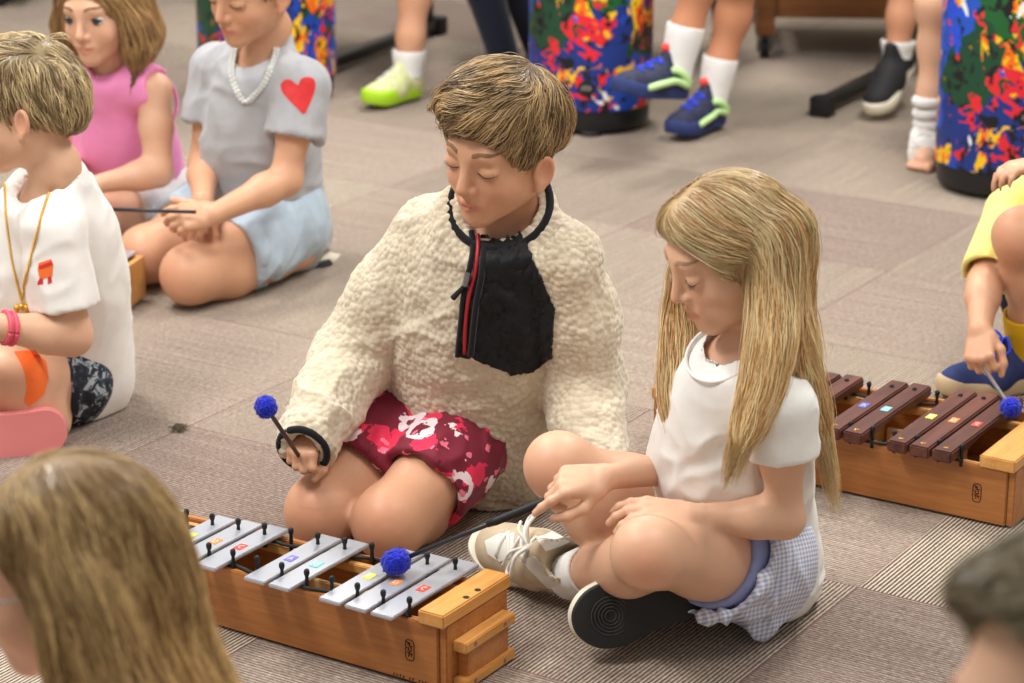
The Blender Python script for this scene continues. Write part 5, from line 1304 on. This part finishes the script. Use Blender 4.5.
MB().tube([W(98, 209, 4.69), W(196, 212, 4.66)], .0036, 10).build('rod', M['dark_fibre'], st, smooth=True); MB().lathe(W(98, 209, 4.69)-A([0, 0, .012]), [(.012*math.sin(a), .012-.012*math.cos(a)) for a in np.linspace(.05, PI-.05, 10)], 16).build('tip', M['blue_yarn'], st, smooth=True)

# ============================================================ the girl in the pink top
pg_ = thing('person', 'girl with a brown bob in a sleeveless pink top', 'person', W(135, 222, 5.2))
F_ = nrm(A([-.50, -.86, 0])); L_ = nrm(np.cross([0, 0, 1], F_))
pel = W(138, 196, 5.24); shc = W(114, 78, 5.10); up = nrm(shc-pel)
shR, shL = shc-L_*.105-A([0, 0, .012]), shc+L_*.105-A([0, 0, .012])
hd = Head(W(100, 9, 5.05), nrm(A([-.34, -.93, -.12])), nrm(A([-.10, -.17, .97])), .98, lids=False)
S = Sdf(); torso(S, pel, lerp(pel, shc, .78), shL, shR, hd.w(0, -.03, -.105), hd.w(0, -.018, -.04), .078, .062, .033); hd.add(S)
hipR, hipL = pel-L_*.06, pel+L_*.06; knL, anL = W(95, 225, 5.0), W(60, 235, 5.2); knR, anR = W(55, 212, 5.25), W(110, 230, 5.05)
for hip, kn, an in ((hipR, knR, anR), (hipL, knL, anL)):
    q = Sdf(); leg(q, hip, kn, an, A([.5, .5, -.5]), (.07, .06, .046, .042, .028)); S.group(q, .008)
elL, wrL = W(158, 172, 5.0), W(98, 184, 4.94); elR, wrR = W(62, 165, 5.15), W(88, 190, 4.98)
for sh, el, wr in ((shR, elR, wrR), (shL, elL, wrL)):
    q = Sdf(); arm(q, sh, el, wr, (.036, .033, .029, .029, .019)); S.group(q, .008)
for wr, sd in ((wrL, 1), (wrR, -1)): q = Sdf(); hand(q, wr, A([-.8, -.4, -.2]), A([0, -.4, .9]), sd, [(.5, .6, .4)]*4, [(.8, .5, -.4)]*3, .9); S.group(q, .008)
body, bV, bF = body_mesh('body', S, pg_, SK_F, hd, [], h=.006, hh=.0026)
hb = bvh_of(bV, bF); face_parts(hd, hb, pg_, M['brow_brown'], open_eyes=(M['iris_grey'], (-.10, 1, -.05)))
J = Sdf(); T_ = Sdf(); T_.cone(pel-up*.035, lerp(pel, shc, .55), .112, .098, .05); T_.cone(lerp(pel, shc, .55), shc-up*.03, .096, .080, .05)
T_.cone(lerp(shR, shc, .12), shc+up*.012, .048, .050, .04); T_.cone(lerp(shL, shc, .12), shc+up*.012, .048, .050, .04); nk = hd.w(0, -.03, -.105); T_.cone(shc+up*.02, lerp(shc, nk, .85), .055, .046, .03); J.group(T_, .01)
for sh, el, s_ in ((shL, elL, 1), (shR, elR, -1)):
    q = Sdf(); q.cone(sh+up*.012+L_*s_*.030, sh-up*.075+L_*s_*.026, .042, .044); J.group(q, .004, '-')
ncut = nrm(up*.85+F_*.45); pc = shc+up*.034; neckdir = nrm(hd.w(0, -.02, -.05)-shc); q = Sdf(); q.cone(pc, pc+ncut*.16, .07, .09); q.plane(pc+ncut*.022, -ncut); J.group(q, .003, '-'); J.cone(shc+F_*.010, nk+neckdir*.10, .043, .046, .003, '-')
J.plane(pel-up*.055, -up)
garment('sleeveless_top', J, pg_, 'pink_cotton', .0055, lambda V: fold_fn(A([.2, .3, 1]), .05, .007, 2.4, 92)(V))
for sh, s_ in ((shL, 1), (shR, -1)): MB().tube(ring(sh-up*.032+L_*s_*.010, L_*s_+up*.25, .047, 1.0), .0042, 8).build('armhole_band', M['pink_cotton'], pg_, smooth=True)
K = Sdf(); K.ell(pel-A([0, 0, .015]), (.112, .105, .08), A([L_, F_, [0, 0, 1]]), .02)
for hip, kn in ((hipR, knR), (hipL, knL)):
    d = nrm(kn-hip); e = lerp(hip, kn, .62); q = Sdf(); q.cone(hip, lerp(hip, kn, .8), .086, .076, .02); q.plane(e, d); q.cone(e-d*.05, e+d*.1, .062, .066, .004, '-'); K.group(q, .012)
garment('shorts', K, pg_, 'white_shorts', .006, lambda V: fold_fn(A([-.3, .2, 1]), .04, .006, 2.2, 95)(V))
def bob(hd, parent, cols, seed, n, z_end=-.108, width=.0009):
    H = Sdf(); k_ = hd.s; hw = hd.w; ell = lambda p, r, k=.02, op='+': H.ell(hw(*p), A(r)*k_, hd.M, k, op); sg = []
    ell((0, -.014, .032), (.079, .096, .079)); ell((0, -.05, -.03), (.074, .052, .085), .03); ell((0, .114, -.055), (.10, .078, .125), .010, '-')
    for q in (-1, 1):
        P = [hw(q*.066, .025, .03), hw(q*.079, .012, -.03), hw(q*.083, .008, -.08), hw(q*.078, .018, z_end)]; H.chain(P, [.018, .026, .028, .016], .02); sg += [((a+b)/2, b-a) for a, b in zip(P[:-1], P[1:])]
        P = [hw(q*.05, -.05, .0), hw(q*.06, -.045, -.06), hw(q*.06, -.035, z_end+.005)]; H.chain(P, [.04, .042, .026], .03); sg += [((a+b)/2, b-a) for a, b in zip(P[:-1], P[1:])]
    gd = [((q*x, y, z), (q*dx, dy, dz)) for q in (-1, 1) for (x, y, z), (dx, dy, dz) in (((.02, .06, .088), (.6, .0, -.5)), ((.05, .05, .06), (.4, -.2, -.8)), ((.035, 0, .108), (.85, -.1, -.3)), ((.07, .0, .05), (.2, -.1, -1)), ((.03, -.07, .085), (.4, -.4, -.8)), ((.03, -.11, .03), (.05, -.05, -1)))]
    wb = [([hw(q*.08, .01, -.06), hw(q*.085, .012, -.10), hw(q*.078, .02, z_end-.012)], [.024, .022, .014], 120) for q in (-1, 1)]
    return hair('hair', H, [(hw(*p), hd.M.T@A(d)) for p, d in gd]+sg, parent, cols, n, (.05, .12), 9, width, .0025, sig=.022, wave=.15, seed=seed, clump=.5, rough=.002, under=.75, wisps=wb)
bob(hd, pg_, (srgb(122, 88, 54)[:3], srgb(198, 160, 108)[:3]), 31, 4500)

# a small light-wood instrument almost hidden behind the boy in the white tee
g0 = G(127, 314); gx = nrm(A([-.9, .25, 0])); gy = A([-gx[1], gx[0], 0])*-1; gax = A([gx, gy, [0, 0, 1]])
gl = thing('glockenspiel', 'pale wooden glockenspiel mostly hidden behind the boy with the gold chain', 'glockenspiel', g0)
for d in (.008, .09): MB().box(g0+gx*.15+gy*d+A([0, 0, .05]), .30, .012, .085, gax, .002).build('side_board', M['rail_wood'], gl)
for l in (.006, .294): MB().box(g0+gx*l+gy*.049+A([0, 0, .05]), .012, .07, .085, gax, .002).build('end_board', M['rail_wood'], gl)
for i in range(8): MB().box(g0+gx*(.03+.034*i)+gy*.049+A([0, 0, .098]), .026, .10-.004*i, .004, gax, .001).build('tone_bar', M['metal_bar'], gl)
for l in (.02, .28):
    for d in (.02, .08): MB().lathe(g0+gx*l+gy*d, [(.010, 0), (.012, .003), (.010, .009)], 14).build('rubber_foot', M['white_plastic'], gl)
# ============================================================ the blonde girl with glasses close to the camera
fg = thing('person', 'girl with long blonde hair and thin glasses seen close up in profile', 'person', W(60, 900, 2.12))
F_ = nrm(A([-1, .10, 0])); L_ = nrm(np.cross([0, 0, 1], F_))
hd = Head(W(66, 566, 2.10), nrm(A([-.97, .10, -.22])), nrm(A([-.20, .02, .98])), .95)
shc = hd.c+A([.035, .0, -.215]); pel = A([shc[0]+.03, shc[1]+.03, .10]); up = nrm(shc-pel)
shR, shL = shc-L_*.11-A([0, 0, .012]), shc+L_*.11-A([0, 0, .012])
S = Sdf(); torso(S, pel, lerp(pel, shc, .78), shL, shR, hd.w(0, -.03, -.105), hd.w(0, -.018, -.04), .078, .062, .033); hd.add(S)
for s_, sh in ((1, shL), (-1, shR)):
    q = Sdf(); arm(q, sh, sh+A([-.06, 0, -.19]), sh+A([-.24, -s_*-.04, -.24]), (.036, .032, .028, .028, .019)); S.group(q, .008)
    q = Sdf(); hand(q, sh+A([-.24, s_*.04, -.24]), A([-1, 0, -.1]), A([0, 0, 1]), s_, [(.3, .5, .4)]*4, [(.8, .5, -.4)]*3, .95); S.group(q, .008)
    hp = pel+L_*s_*.07; kn = A([pel[0]-.20, pel[1]+L_[1]*s_*.20, .14]); q = Sdf(); leg(q, hp, kn, A([pel[0]-.22, pel[1]-L_[1]*s_*.06, .045]), A([.5, 0, -.7]), (.074, .062, .046, .042, .028)); S.group(q, .008)
body, bV, bF = body_mesh('body', S, fg, SK_F*A([1.0, .96, .96]), hd, [], h=.007, hh=.0026)
hb = bvh_of(bV, bF); face_parts(hd, hb, fg, M['brow_blond'])
J = Sdf(); T_ = Sdf(); T_.cone(pel-up*.03, lerp(pel, shc, .55), .114, .10, .05); T_.cone(lerp(pel, shc, .55), shc-up*.03, .10, .082, .05)
T_.cone(shR, shc+up*.012, .048, .05, .04); T_.cone(shL, shc+up*.012, .048, .05, .04); J.group(T_, .01)
for sh in (shR, shL): short_top(sh, sh+A([-.06, 0, -.19]), .55, J)
J.cone(shc+F_*.012, hd.w(0, -.03, -.06), .046, .05, .003, '-'); J.plane(pel-up*.06, -up)
garment('tee_shirt', J, fg, 'white_cotton', .006, lambda V: fold_fn(A([.2, .3, 1]), .05, .006, 2.4, 102)(V))
K = Sdf(); K.ell(pel-A([0, 0, .012]), (.11, .105, .082), A([L_, F_, [0, 0, 1]]), .02)
for s_ in (1, -1):
    hp = pel+L_*s_*.07; kn = A([pel[0]-.20, pel[1]+L_[1]*s_*.20, .14]); q = Sdf(); d = nrm(kn-hp); e = lerp(hp, kn, .5); q.cone(hp, lerp(hp, kn, .7), .09, .08, .02); q.plane(e, d); K.group(q, .012)
garment('shorts', K, fg, 'navy_knit', .007)
Hs = Sdf(); hw = hd.w; k_ = hd.s; strip = []
ell = lambda p, r, k=.02, op='+': Hs.ell(hw(*p), A(r)*k_, hd.M, k, op)
ell((0, -.016, .030), (.080, .094, .079)); ell((0, -.05, -.02), (.072, .050, .085), .03); ell((0, .074, -.050), (.17, .072, .112), .010, '-')
L1 = [hw(-.066, -.010, .035), hw(-.076, -.018, -.03), hw(-.080, -.018, -.09), hw(-.084, -.016, -.15), hw(-.084, -.008, -.22)]; lock(L1, [.018, .024, .025, .022, .016])
L2 = [hw(-.060, -.045, .0), hw(-.070, -.045, -.08), hw(-.080, -.062, -.15), hw(-.085, -.088, -.23)]; lock(L2, [.032, .032, .030, .022])
L3 = [hw(.0, -.080, .0), hw(.0, -.075, -.09), hw(.0, -.088, -.17), hw(.0, -.105, -.25)]; lock(L3, [.038, .036, .034, .026])
L4 = [hw(.066, .02, .03), hw(.082, .018, -.04), hw(.084, .022, -.12), hw(.08, .03, -.2)]; lock(L4, [.018, .026, .026, .018])
gd = [((q*x, y, z), (q*dx, dy, dz)) for q in (-1, 1) for (x, y, z), (dx, dy, dz) in (((.02, .06, .085), (.6, -.1, -.5)), ((.05, .05, .055), (.3, -.3, -.8)), ((.035, .02, .106), (.85, -.2, -.3)), ((.07, .0, .05), (.15, -.15, -1)), ((.03, -.04, .11), (.75, -.3, -.4)), ((.03, -.08, .085), (.4, -.4, -.8)), ((.03, -.11, .03), (.05, -.05, -1)))]
WS = [(L1[1:], [.028, .030, .028, .024], 700), (L2[1:], [.034, .036, .038], 900), (L3[1:], [.038, .04, .04], 400), (L4[1:], [.028, .028, .024], 200)]
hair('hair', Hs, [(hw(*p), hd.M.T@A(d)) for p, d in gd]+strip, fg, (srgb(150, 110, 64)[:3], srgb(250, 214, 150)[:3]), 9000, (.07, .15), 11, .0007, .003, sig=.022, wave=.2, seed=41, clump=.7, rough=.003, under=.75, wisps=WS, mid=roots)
g_ = MB()
for q in (-1, 1):
    c = hw(q*.031, .098, -.004); u, v = hd.M[0], hd.M[2]
    g_.tube([c+u*.022*math.cos(a)+v*.018*math.sin(a) for a in np.linspace(0, 2*PI, 33)], .0011, 6)
    g_.tube(spline([hw(q*.053, .096, .0), hw(q*.074, .06, .002), hw(q*.080, .005, .004), hw(q*.080, -.022, -.012)], 6), .0012, 6)
g_.tube([hw(-.009, .098, .0), hw(0, .102, .002), hw(.009, .098, .0)], .0011, 6); g_.build('glasses', M['steel'], fg, smooth=True)

# ============================================================ the dark-haired child at the edge of the frame
dk = thing('person', 'child with short dark hair seen very close, out of focus at the picture edge', 'person', W(1110, 1100, 1.42))
hd = Head(W(1088, 712, 1.44), nrm(A([-.88, -.46, -.05])), nrm(A([-.06, 0, 1])), 1.02)
F_ = nrm(A([-.9, -.4, 0])); L_ = nrm(np.cross([0, 0, 1], F_)); shc = hd.c+A([.03, 0, -.215]); pel = A([shc[0]+.04, shc[1], .46]); up = nrm(shc-pel); shR, shL = shc-L_*.115, shc+L_*.115
S = Sdf(); torso(S, pel, lerp(pel, shc, .7), shL, shR, hd.w(0, -.03, -.105), hd.w(0, -.018, -.04), .082, .066, .035); hd.add(S)
for s_, sh in ((1, shL), (-1, shR)):
    q = Sdf(); arm(q, sh, sh+A([.0, 0, -.20]), sh+A([-.18, 0, -.26])); S.group(q, .008); q = Sdf(); hand(q, sh+A([-.18, 0, -.26]), A([-1, 0, -.1]), A([0, 0, 1]), s_, [(.3, .5, .4)]*4, [(.8, .5, -.4)]*3, .95); S.group(q, .008)
    hp = pel+L_*s_*.07; kn = hp+F_*.05+A([0, 0, -.36+.0]); q = Sdf(); leg(q, hp, kn, hp+A([.16, 0, -.42]), -F_, (.076, .066, .052, .045, .03)); S.group(q, .008)
body, bV, bF = body_mesh('body', S, dk, SK_F, hd, [], h=.007, hh=.003); face_parts(hd, bvh_of(bV, bF), dk, M['brow_brown'])
J = Sdf(); T_ = Sdf(); T_.cone(pel-up*.03, lerp(pel, shc, .55), .12, .106, .05); T_.cone(lerp(pel, shc, .55), shc-up*.03, .106, .086, .05); T_.cone(shR, shc+up*.012, .05, .052, .04); T_.cone(shL, shc+up*.012, .05, .052, .04); J.group(T_, .01)
for sh in (shR, shL): short_top(sh, sh+A([0, 0, -.2]), .55, J)
J.cone(shc+F_*.012, hd.w(0, -.03, -.06), .046, .05, .003, '-'); garment('tee_shirt', J, dk, 'grey_cotton', .008)
K = Sdf(); K.ell(pel-A([0, 0, .012]), (.11, .105, .09), None, .02)
for s_ in (1, -1): hp = pel+L_*s_*.07; K.cone(hp, hp+F_*.03+A([0, 0, -.22]), .088, .078, .01)
garment('shorts', K, dk, 'navy_knit', .008)
for s_ in (1, -1):
    hp = pel+L_*s_*.07; shoe(dk, A([hp[0]+.17, hp[1], .035]), nrm(A([1, 0, -.15])), A([.05, 0, -1.]), (M['shoe_black'], M['sole_cream'], M['lace_white']), laces=False)
short_hair(hd, dk, (srgb(84, 74, 54)[:3], srgb(150, 136, 104)[:3]), 44, 4000, back=.0, top=-.004, tufts=False, cut=((0, .165, -.03), .150))

# ============================================================ the child in yellow behind the wooden xylophone
yl = thing('person', 'child in a yellow tee with yellow sock and blue shoe playing the wooden xylophone', 'person', W(1060, 350, 4.35))
F_ = nrm(A([-.85, -.52, 0])); L_ = nrm(np.cross([0, 0, 1], F_)); shc = W(1058, 205, 4.32); pel = W(1085, 345, 4.45); up = nrm(shc-pel)
shR, shL = shc-L_*.115, W(1016, 214, 4.26)
shR, shL = W(1010, 212, 4.34), shc+L_*.13
hd = Head(W(1128, 112, 4.24), nrm(A([-.86, -.42, -.28])), nrm(A([-.24, -.12, .96])), 1.0)
S = Sdf(); torso(S, pel, lerp(pel, shc, .78), shL, shR, hd.w(0, -.03, -.105), hd.w(0, -.018, -.04), .082, .066, .034); hd.add(S)
knR, anR = W(1024, 236, 4.18), W(1028, 352, 4.24); knL, anL = W(1110, 300, 4.1), W(1080, 385, 4.15)
for hip, kn, an in ((pel-L_*.07, knR, anR), (pel+L_*.07, knL, anL)):
    q = Sdf(); leg(q, hip, kn, an, A([.7, .3, -.1]), (.074, .060, .046, .042, .028)); S.group(q, .008)
elR, wrR = W(984, 284, 4.20), W(980, 330, 4.08); elL, wrL = shL+A([-.0, -.10, -.12]), W(1046, 163, 4.16)
q = Sdf(); arm(q, shR, elR, wrR, (.034, .031, .028, .028, .020)); S.group(q, .008); q = Sdf(); arm(q, shL, elL, wrL); S.group(q, .008)
hq = Sdf(); fh = hand(hq, wrR, A([-.12, -.70, -.62]), A([-.55, -.55, .6]), -1, [(.9, 1.3, .8), (.95, 1.35, .8), (1.0, 1.35, .8), (1.0, 1.35, .8)], [(.8, .5, -.4), (.85, .0, -.5), (.85, -.3, -.4)], .92); S.group(hq, .008)
hq = Sdf(); hand(hq, wrL, A([-.95, -.2, -.1]), A([0, 0, 1]), 1, [(.4, .6, .4)]*4, [(.8, .5, -.4)]*3, .92); S.group(hq, .008)
body, bV, bF = body_mesh('body', S, yl, SK, hd, [fh], h=.0065, hh=.0028, knees=[(knR+A([-.03, -.03, 0]), .05, .4)]); face_parts(hd, bvh_of(bV, bF), yl, M['brow_brown'])
J = Sdf(); T_ = Sdf(); T_.cone(pel-up*.02, lerp(pel, shc, .55), .116, .104, .05); T_.cone(lerp(pel, shc, .55), shc-up*.03, .104, .084, .05); T_.cone(shR, shc+up*.012, .044, .052, .04); T_.cone(shL, shc+up*.012, .05, .052, .04); T_.cone(shc+up*.02, hd.w(0, -.03, -.09), .056, .046, .03); J.group(T_, .01)
short_top(shR, elR, .88, J, .044, .050, .036); short_top(shL, elL, .6, J)
J.cone(shc+F_*.012, hd.w(0, -.03, -.06), .044, .048, .003, '-'); J.plane(hd.w(0, -.03, -.098), hd.M[2], lo=hd.c-.16, hi=hd.c+.1)
garment('tee_shirt', J, yl, 'yellow_cotton', .006, lambda V: fold_fn(A([.2, .3, 1]), .05, .006, 2.4, 112)(V))
K = Sdf(); K.ell(pel-A([0, 0, .012]), (.11, .105, .082), None, .02)
for hip, kn in ((pel-L_*.07, knR), (pel+L_*.07, knL)):
    d = nrm(kn-hip); e = lerp(hip, kn, .5); q = Sdf(); q.cone(hip, lerp(hip, kn, .7), .09, .078, .02); q.plane(e, d); K.group(q, .012)
garment('shorts', K, yl, 'navy_knit', .007)
sock(yl, anR+A([0, 0, -.01]), lerp(anR, knR, .34), .037, .041, M['yellow_knit'])
f_ = nrm(A([-.94, -.33, 0])); shoe(yl, A([anR[0], anR[1], .003])-f_*.035, f_, A([0, 0, 1.]), (M['shoe_navy'], M['sole_tan'], M['lace_blue']), .215, sole_h=.026)
short_hair(hd, yl, (srgb(70, 50, 34)[:3], srgb(150, 116, 78)[:3]), 47, 2500, tufts=False)
mb = W(1011, 408, 3.77); mt = W(984, 368, 4.02); mallet('mallet', 'blue yarn mallet with grey stick striking a dark red-brown bar', mb, mt+nrm(mt-mb)*.05, .0175, 'grey_fibre', .0034)

# ============================================================ seated children of whom only the lower legs are in view
def seated(label, feet, seat, skin_c, trouser, shoe_fn, sock_m=None, sock_h=.07, long_=False, kdx=0.0, h=.008, calf=.043):
    """feet: list of (ankle point, toe direction); seat: centre of the seat"""
    p = thing('person', label, 'person', A([seat[0], seat[1], 0])); S = Sdf(); seat = A(seat); K = Sdf(); K.ell(seat+A([0, 0, .06]), (.14, .12, .10), None, .02)
    S.ell(seat+A([0, 0, .07]), (.11, .09, .08)); S.ell(seat+A([0, .02, .25]), (.10, .08, .18), None, .05); J = Sdf(); J.cone(seat+A([0, 0, .10]), seat+A([0, .03, .36]), .125, .11, .03)
    fr = nrm(A([np.mean([f[0][i] for f in feet]) for i in range(3)])-seat); fr = nrm(A([fr[0], fr[1], 0])); lat = nrm(np.cross([0, 0, 1], fr))
    hdp = seat+A([0, .02, .62])
    S.cone(seat+A([0, .02, .40]), hdp, .05, .036, .03); hd = Head(hdp+A([0, -.01, .03]), nrm(fr+A([0, 0, -.2])), A([0, 0, 1.]), 1.0); hd.add(S)
    J.cone(seat+A([0, .03, .36]), seat+A([0, .02, .44]), .10, .05, .04)
    for s_ in (1, -1):
        sh = seat+lat*s_*.13+A([0, .02, .40]); el = sh+lat*s_*.03+A([0, 0, -.2])+fr*.04; wr = el+fr*.17+A([0, 0, .07]); q = Sdf(); arm(q, sh, el, wr); S.group(q, .01); q = Sdf(); hand(q, wr, fr+A([0, 0, -.2]), A([0, 0, 1.]), s_, [(.3, .5, .4)]*4, [(.8, .5, -.4)]*3, .95); S.group(q, .008)
        J.cone(sh, lerp(sh, el, .6), .052, .055, .03)
    for i, (an, f) in enumerate(feet):
        an = A(an); s_ = 1 if ((an-seat)@lat) > 0 else -1; hip = seat+lat*s_*.07+A([0, 0, .05]); kn = A([lerp(an, hip, .18)[0], 0, 0]); dirk = nrm(A([an[0]-hip[0], an[1]-hip[1], 0]))
        kn = A([an[0], an[1], 0])+A([-f[0]*.03+kdx, -f[1]*.03, an[2]+.30]); q = Sdf(); leg(q, hip, kn, an, -A([f[0], f[1], 0]), (.078, .068, .052, calf, .031)); S.group(q, .01)
        if long_: K.cone(hip, kn, .086, .056, .012); K.chain([kn, lerp(kn, an, .35)-A([f[0], f[1], 0])*.012, an], [.054, .052, .041], .012)
        else: K.cone(hip, lerp(hip, kn, .75), .092, .076, .012)
        if sock_m: sock(p, an-A([0, 0, .02]), an+(kn-an)/np.linalg.norm(kn-an)*sock_h, .038, .044, sock_m)
        shoe_fn(p, an, A(f))
    fine = [(A(feet[0][0])*0-9, A(feet[0][0])*0-8.9)]
    body_mesh('body', S, p, skin_c, None, [], h=h); garment('trousers' if long_ else 'shorts', K, p, trouser, .009); garment('tee_shirt', J, p, 'grey_cotton', .010)
    short_hair(hd, p, (srgb(70, 50, 34)[:3], srgb(150, 116, 78)[:3]), 50, 500, tufts=False)
    return p
def on_foot(m, L=.215, tilt=0.0, sh=.024, laces=True, z=None, extra=None):
    def fn(p, an, f):
        f0 = nrm(A([f[0], f[1], 0])); ft = nrm(f0+A([0, 0, tilt])); u = nrm(A([0, 0, 1.])-ft*ft[2]); heel = A(an)-u*.075-ft*.04
        if z is not None: heel = heel+A([0, 0, z])
        up, b, w = shoe(p, heel, ft, u, m, L, sole_h=sh, laces=laces, bow=False)
        if extra: extra(p, up, b, w, ft, u)
    return fn
# lime trainer
a0 = W(408, 58, 6.56); seated('seated child in shorts with one lime-soled trainer forward beside the stand foot', [(A([a0[0], a0[1], .085]), nrm(A([-.62, -.78, 0]))), (A([a0[0]-.30, a0[1]+.48, .085]), nrm(A([-.2, -.95, 0])))], A([a0[0]-.12, a0[1]+.66, .40]), SK, 'navy_knit', on_foot((M['lime_pale'], M['lime'], M['lace_white']), .215, sh=.034), M['white_knit'], .05)
# navy leggings
a0 = W(506, 66, 6.62); b0_ = W(538, 52, 6.86); seated('seated child in dark navy leggings behind the kneeling boy', [(A([a0[0], a0[1], .085]), nrm(A([-.2, -.95, 0]))), (A([b0_[0], b0_[1], .085]), nrm(A([.1, -.95, 0])))], A([a0[0]+.10, a0[1]+.62, .38]), SK, 'navy_knit', on_foot((M['shoe_black'], M['sole_cream'], M['lace_white']), .20), None, long_=True, kdx=-.10)
# blue trainers
def blue_bits(p, up, b, w, f, u):
    X = np.cross(f, u)
    for s_ in (-1, 1):
        for pts in (((.030*s_, .02, .030), (.037*s_, .06, .040), (.036*s_, .10, .034), (.040*s_, .14, .022)), ((.030*s_, .02, .034), (.033*s_, .045, .058), (.030*s_, .07, .066))):
            q = []
            for x, y, z in spline(pts, 5):
                o, n, i, d = b.find_nearest(Vector(w(x, y, z))); q.append(A(o)+A(n)*.001)
            MB().tube(q, [.006]+[.0085]*(len(q)-2)+[.006], 8).build('side_stripe', M['mint'], up, smooth=True)
    o, n, i, d = b.find_nearest(Vector(w(0, .068, .10))); MB().lathe(A(o)-A([0, 0, .006]), [(.011*math.sin(a), .011-.011*math.cos(a)) for a in np.linspace(.05, PI-.05, 9)], 14).build('lace_toggle', M['coral'], up, smooth=True)
aR = W(712, 98, 6.22); aL = W(676, 66, 5.86)
bm_ = (M['shoe_blue'], M['shoe_navy'], M['lace_blue'])
def blue_feet(p, an, f):
    lift = an[2] > .12
    on_foot(bm_, .225, tilt=.16 if lift else 0.0, sh=.028, extra=blue_bits)(p, an, f)
seated('seated child in white crew socks and blue lace-up trainers beside the middle hand drum', [(A([aR[0], aR[1], .088]), nrm(A([-.62, -.78, 0]))), (aL, nrm(A([-.80, -.60, 0])))], A([aR[0]+.10, aR[1]+.42, .42]), A(srgb(196, 138, 104)[:3]), 'navy_knit', blue_feet, M['white_knit'], .10, kdx=.045)
# black trainer
a0 = W(897, 62, 6.42)
seated('seated child with one black trainer tiptoe over the black stand foot', [(A([a0[0], a0[1], .165]), nrm(A([-.55, -.83, 0]))), (A([a0[0]+.26, a0[1]+.14, .085]), nrm(A([.1, -.99, 0])))], A([a0[0]-.08, a0[1]+.36, .42]), A(srgb(206, 150, 118)[:3]), 'navy_knit',
       lambda p, an, f: on_foot((M['shoe_black'], M['sole_cream'], M['lace_white']), .235, tilt=-.55 if an[2] > .12 else 0.0, laces=False)(p, an, f), M['white_knit'], .025)
# bare toes below a white ankle wrap
a0 = W(930, 128, 5.92)
def bare(p, an, f):
    f = nrm(f); S = Sdf(); an = A(an); h0 = A([an[0], an[1], .0])-f*.03; X = np.cross(f, [0, 0, 1.])
    S.cone(h0+A([0, 0, .03]), an, .030, .030, .02); S.cone(h0+A([0, 0, .028]), h0+f*.13+A([0, 0, .020]), .027, .017, .02); S.cone(h0+X*-.012+f*.05+A([0, 0, .025]), h0+f*.135-X*.015+A([0, 0, .018]), .024, .016, .02)
    for i, (o, l, r) in enumerate(((-.026, .030, .0115), (-.010, .029, .0085), (.002, .027, .008), (.013, .023, .0075), (.023, .018, .007))):
        S.cone(h0+f*.135+X*o+A([0, 0, .014]), h0+f*(.135+l)+X*o+A([0, 0, .010]), r, r*.9, .004)
    V, F = sdf_mesh(S, .003); mesh_obj('foot', V, F, M['skin'], p, True, colors=skin_colours(V, SK_F, tips=[(h0+f*.15, .05, .5)]))
    m = MB()
    for k in range(7):
        t = k/6; c = lerp(h0+f*.085+A([0, 0, .026]), an+A([0, 0, .06]), t) if k < 3 else lerp(an-A([0, 0, .012]), an+A([0, 0, .07]), (k-3)/3)
        n = nrm(lerp(f, A([0, 0, 1.]), min(1, t*1.6))); m.tube(ring(c, n+.12*A([math.sin(k), 0, math.cos(k)]), .029 if k < 3 else .033), .0125, 8)
    m.build('ankle_wrap', M['white_knit'], p, smooth=True)
seated('seated barefoot child with a white ankle wrap next to the hand drum', [(A([a0[0], a0[1], .075]), nrm(A([-.35, -.94, 0]))), (A([a0[0]+.46, a0[1]+.15, .075]), nrm(A([.2, -.97, 0])))], A([a0[0]+.42, a0[1]+.36, .42]), SK_F, 'navy_knit', bare, None)
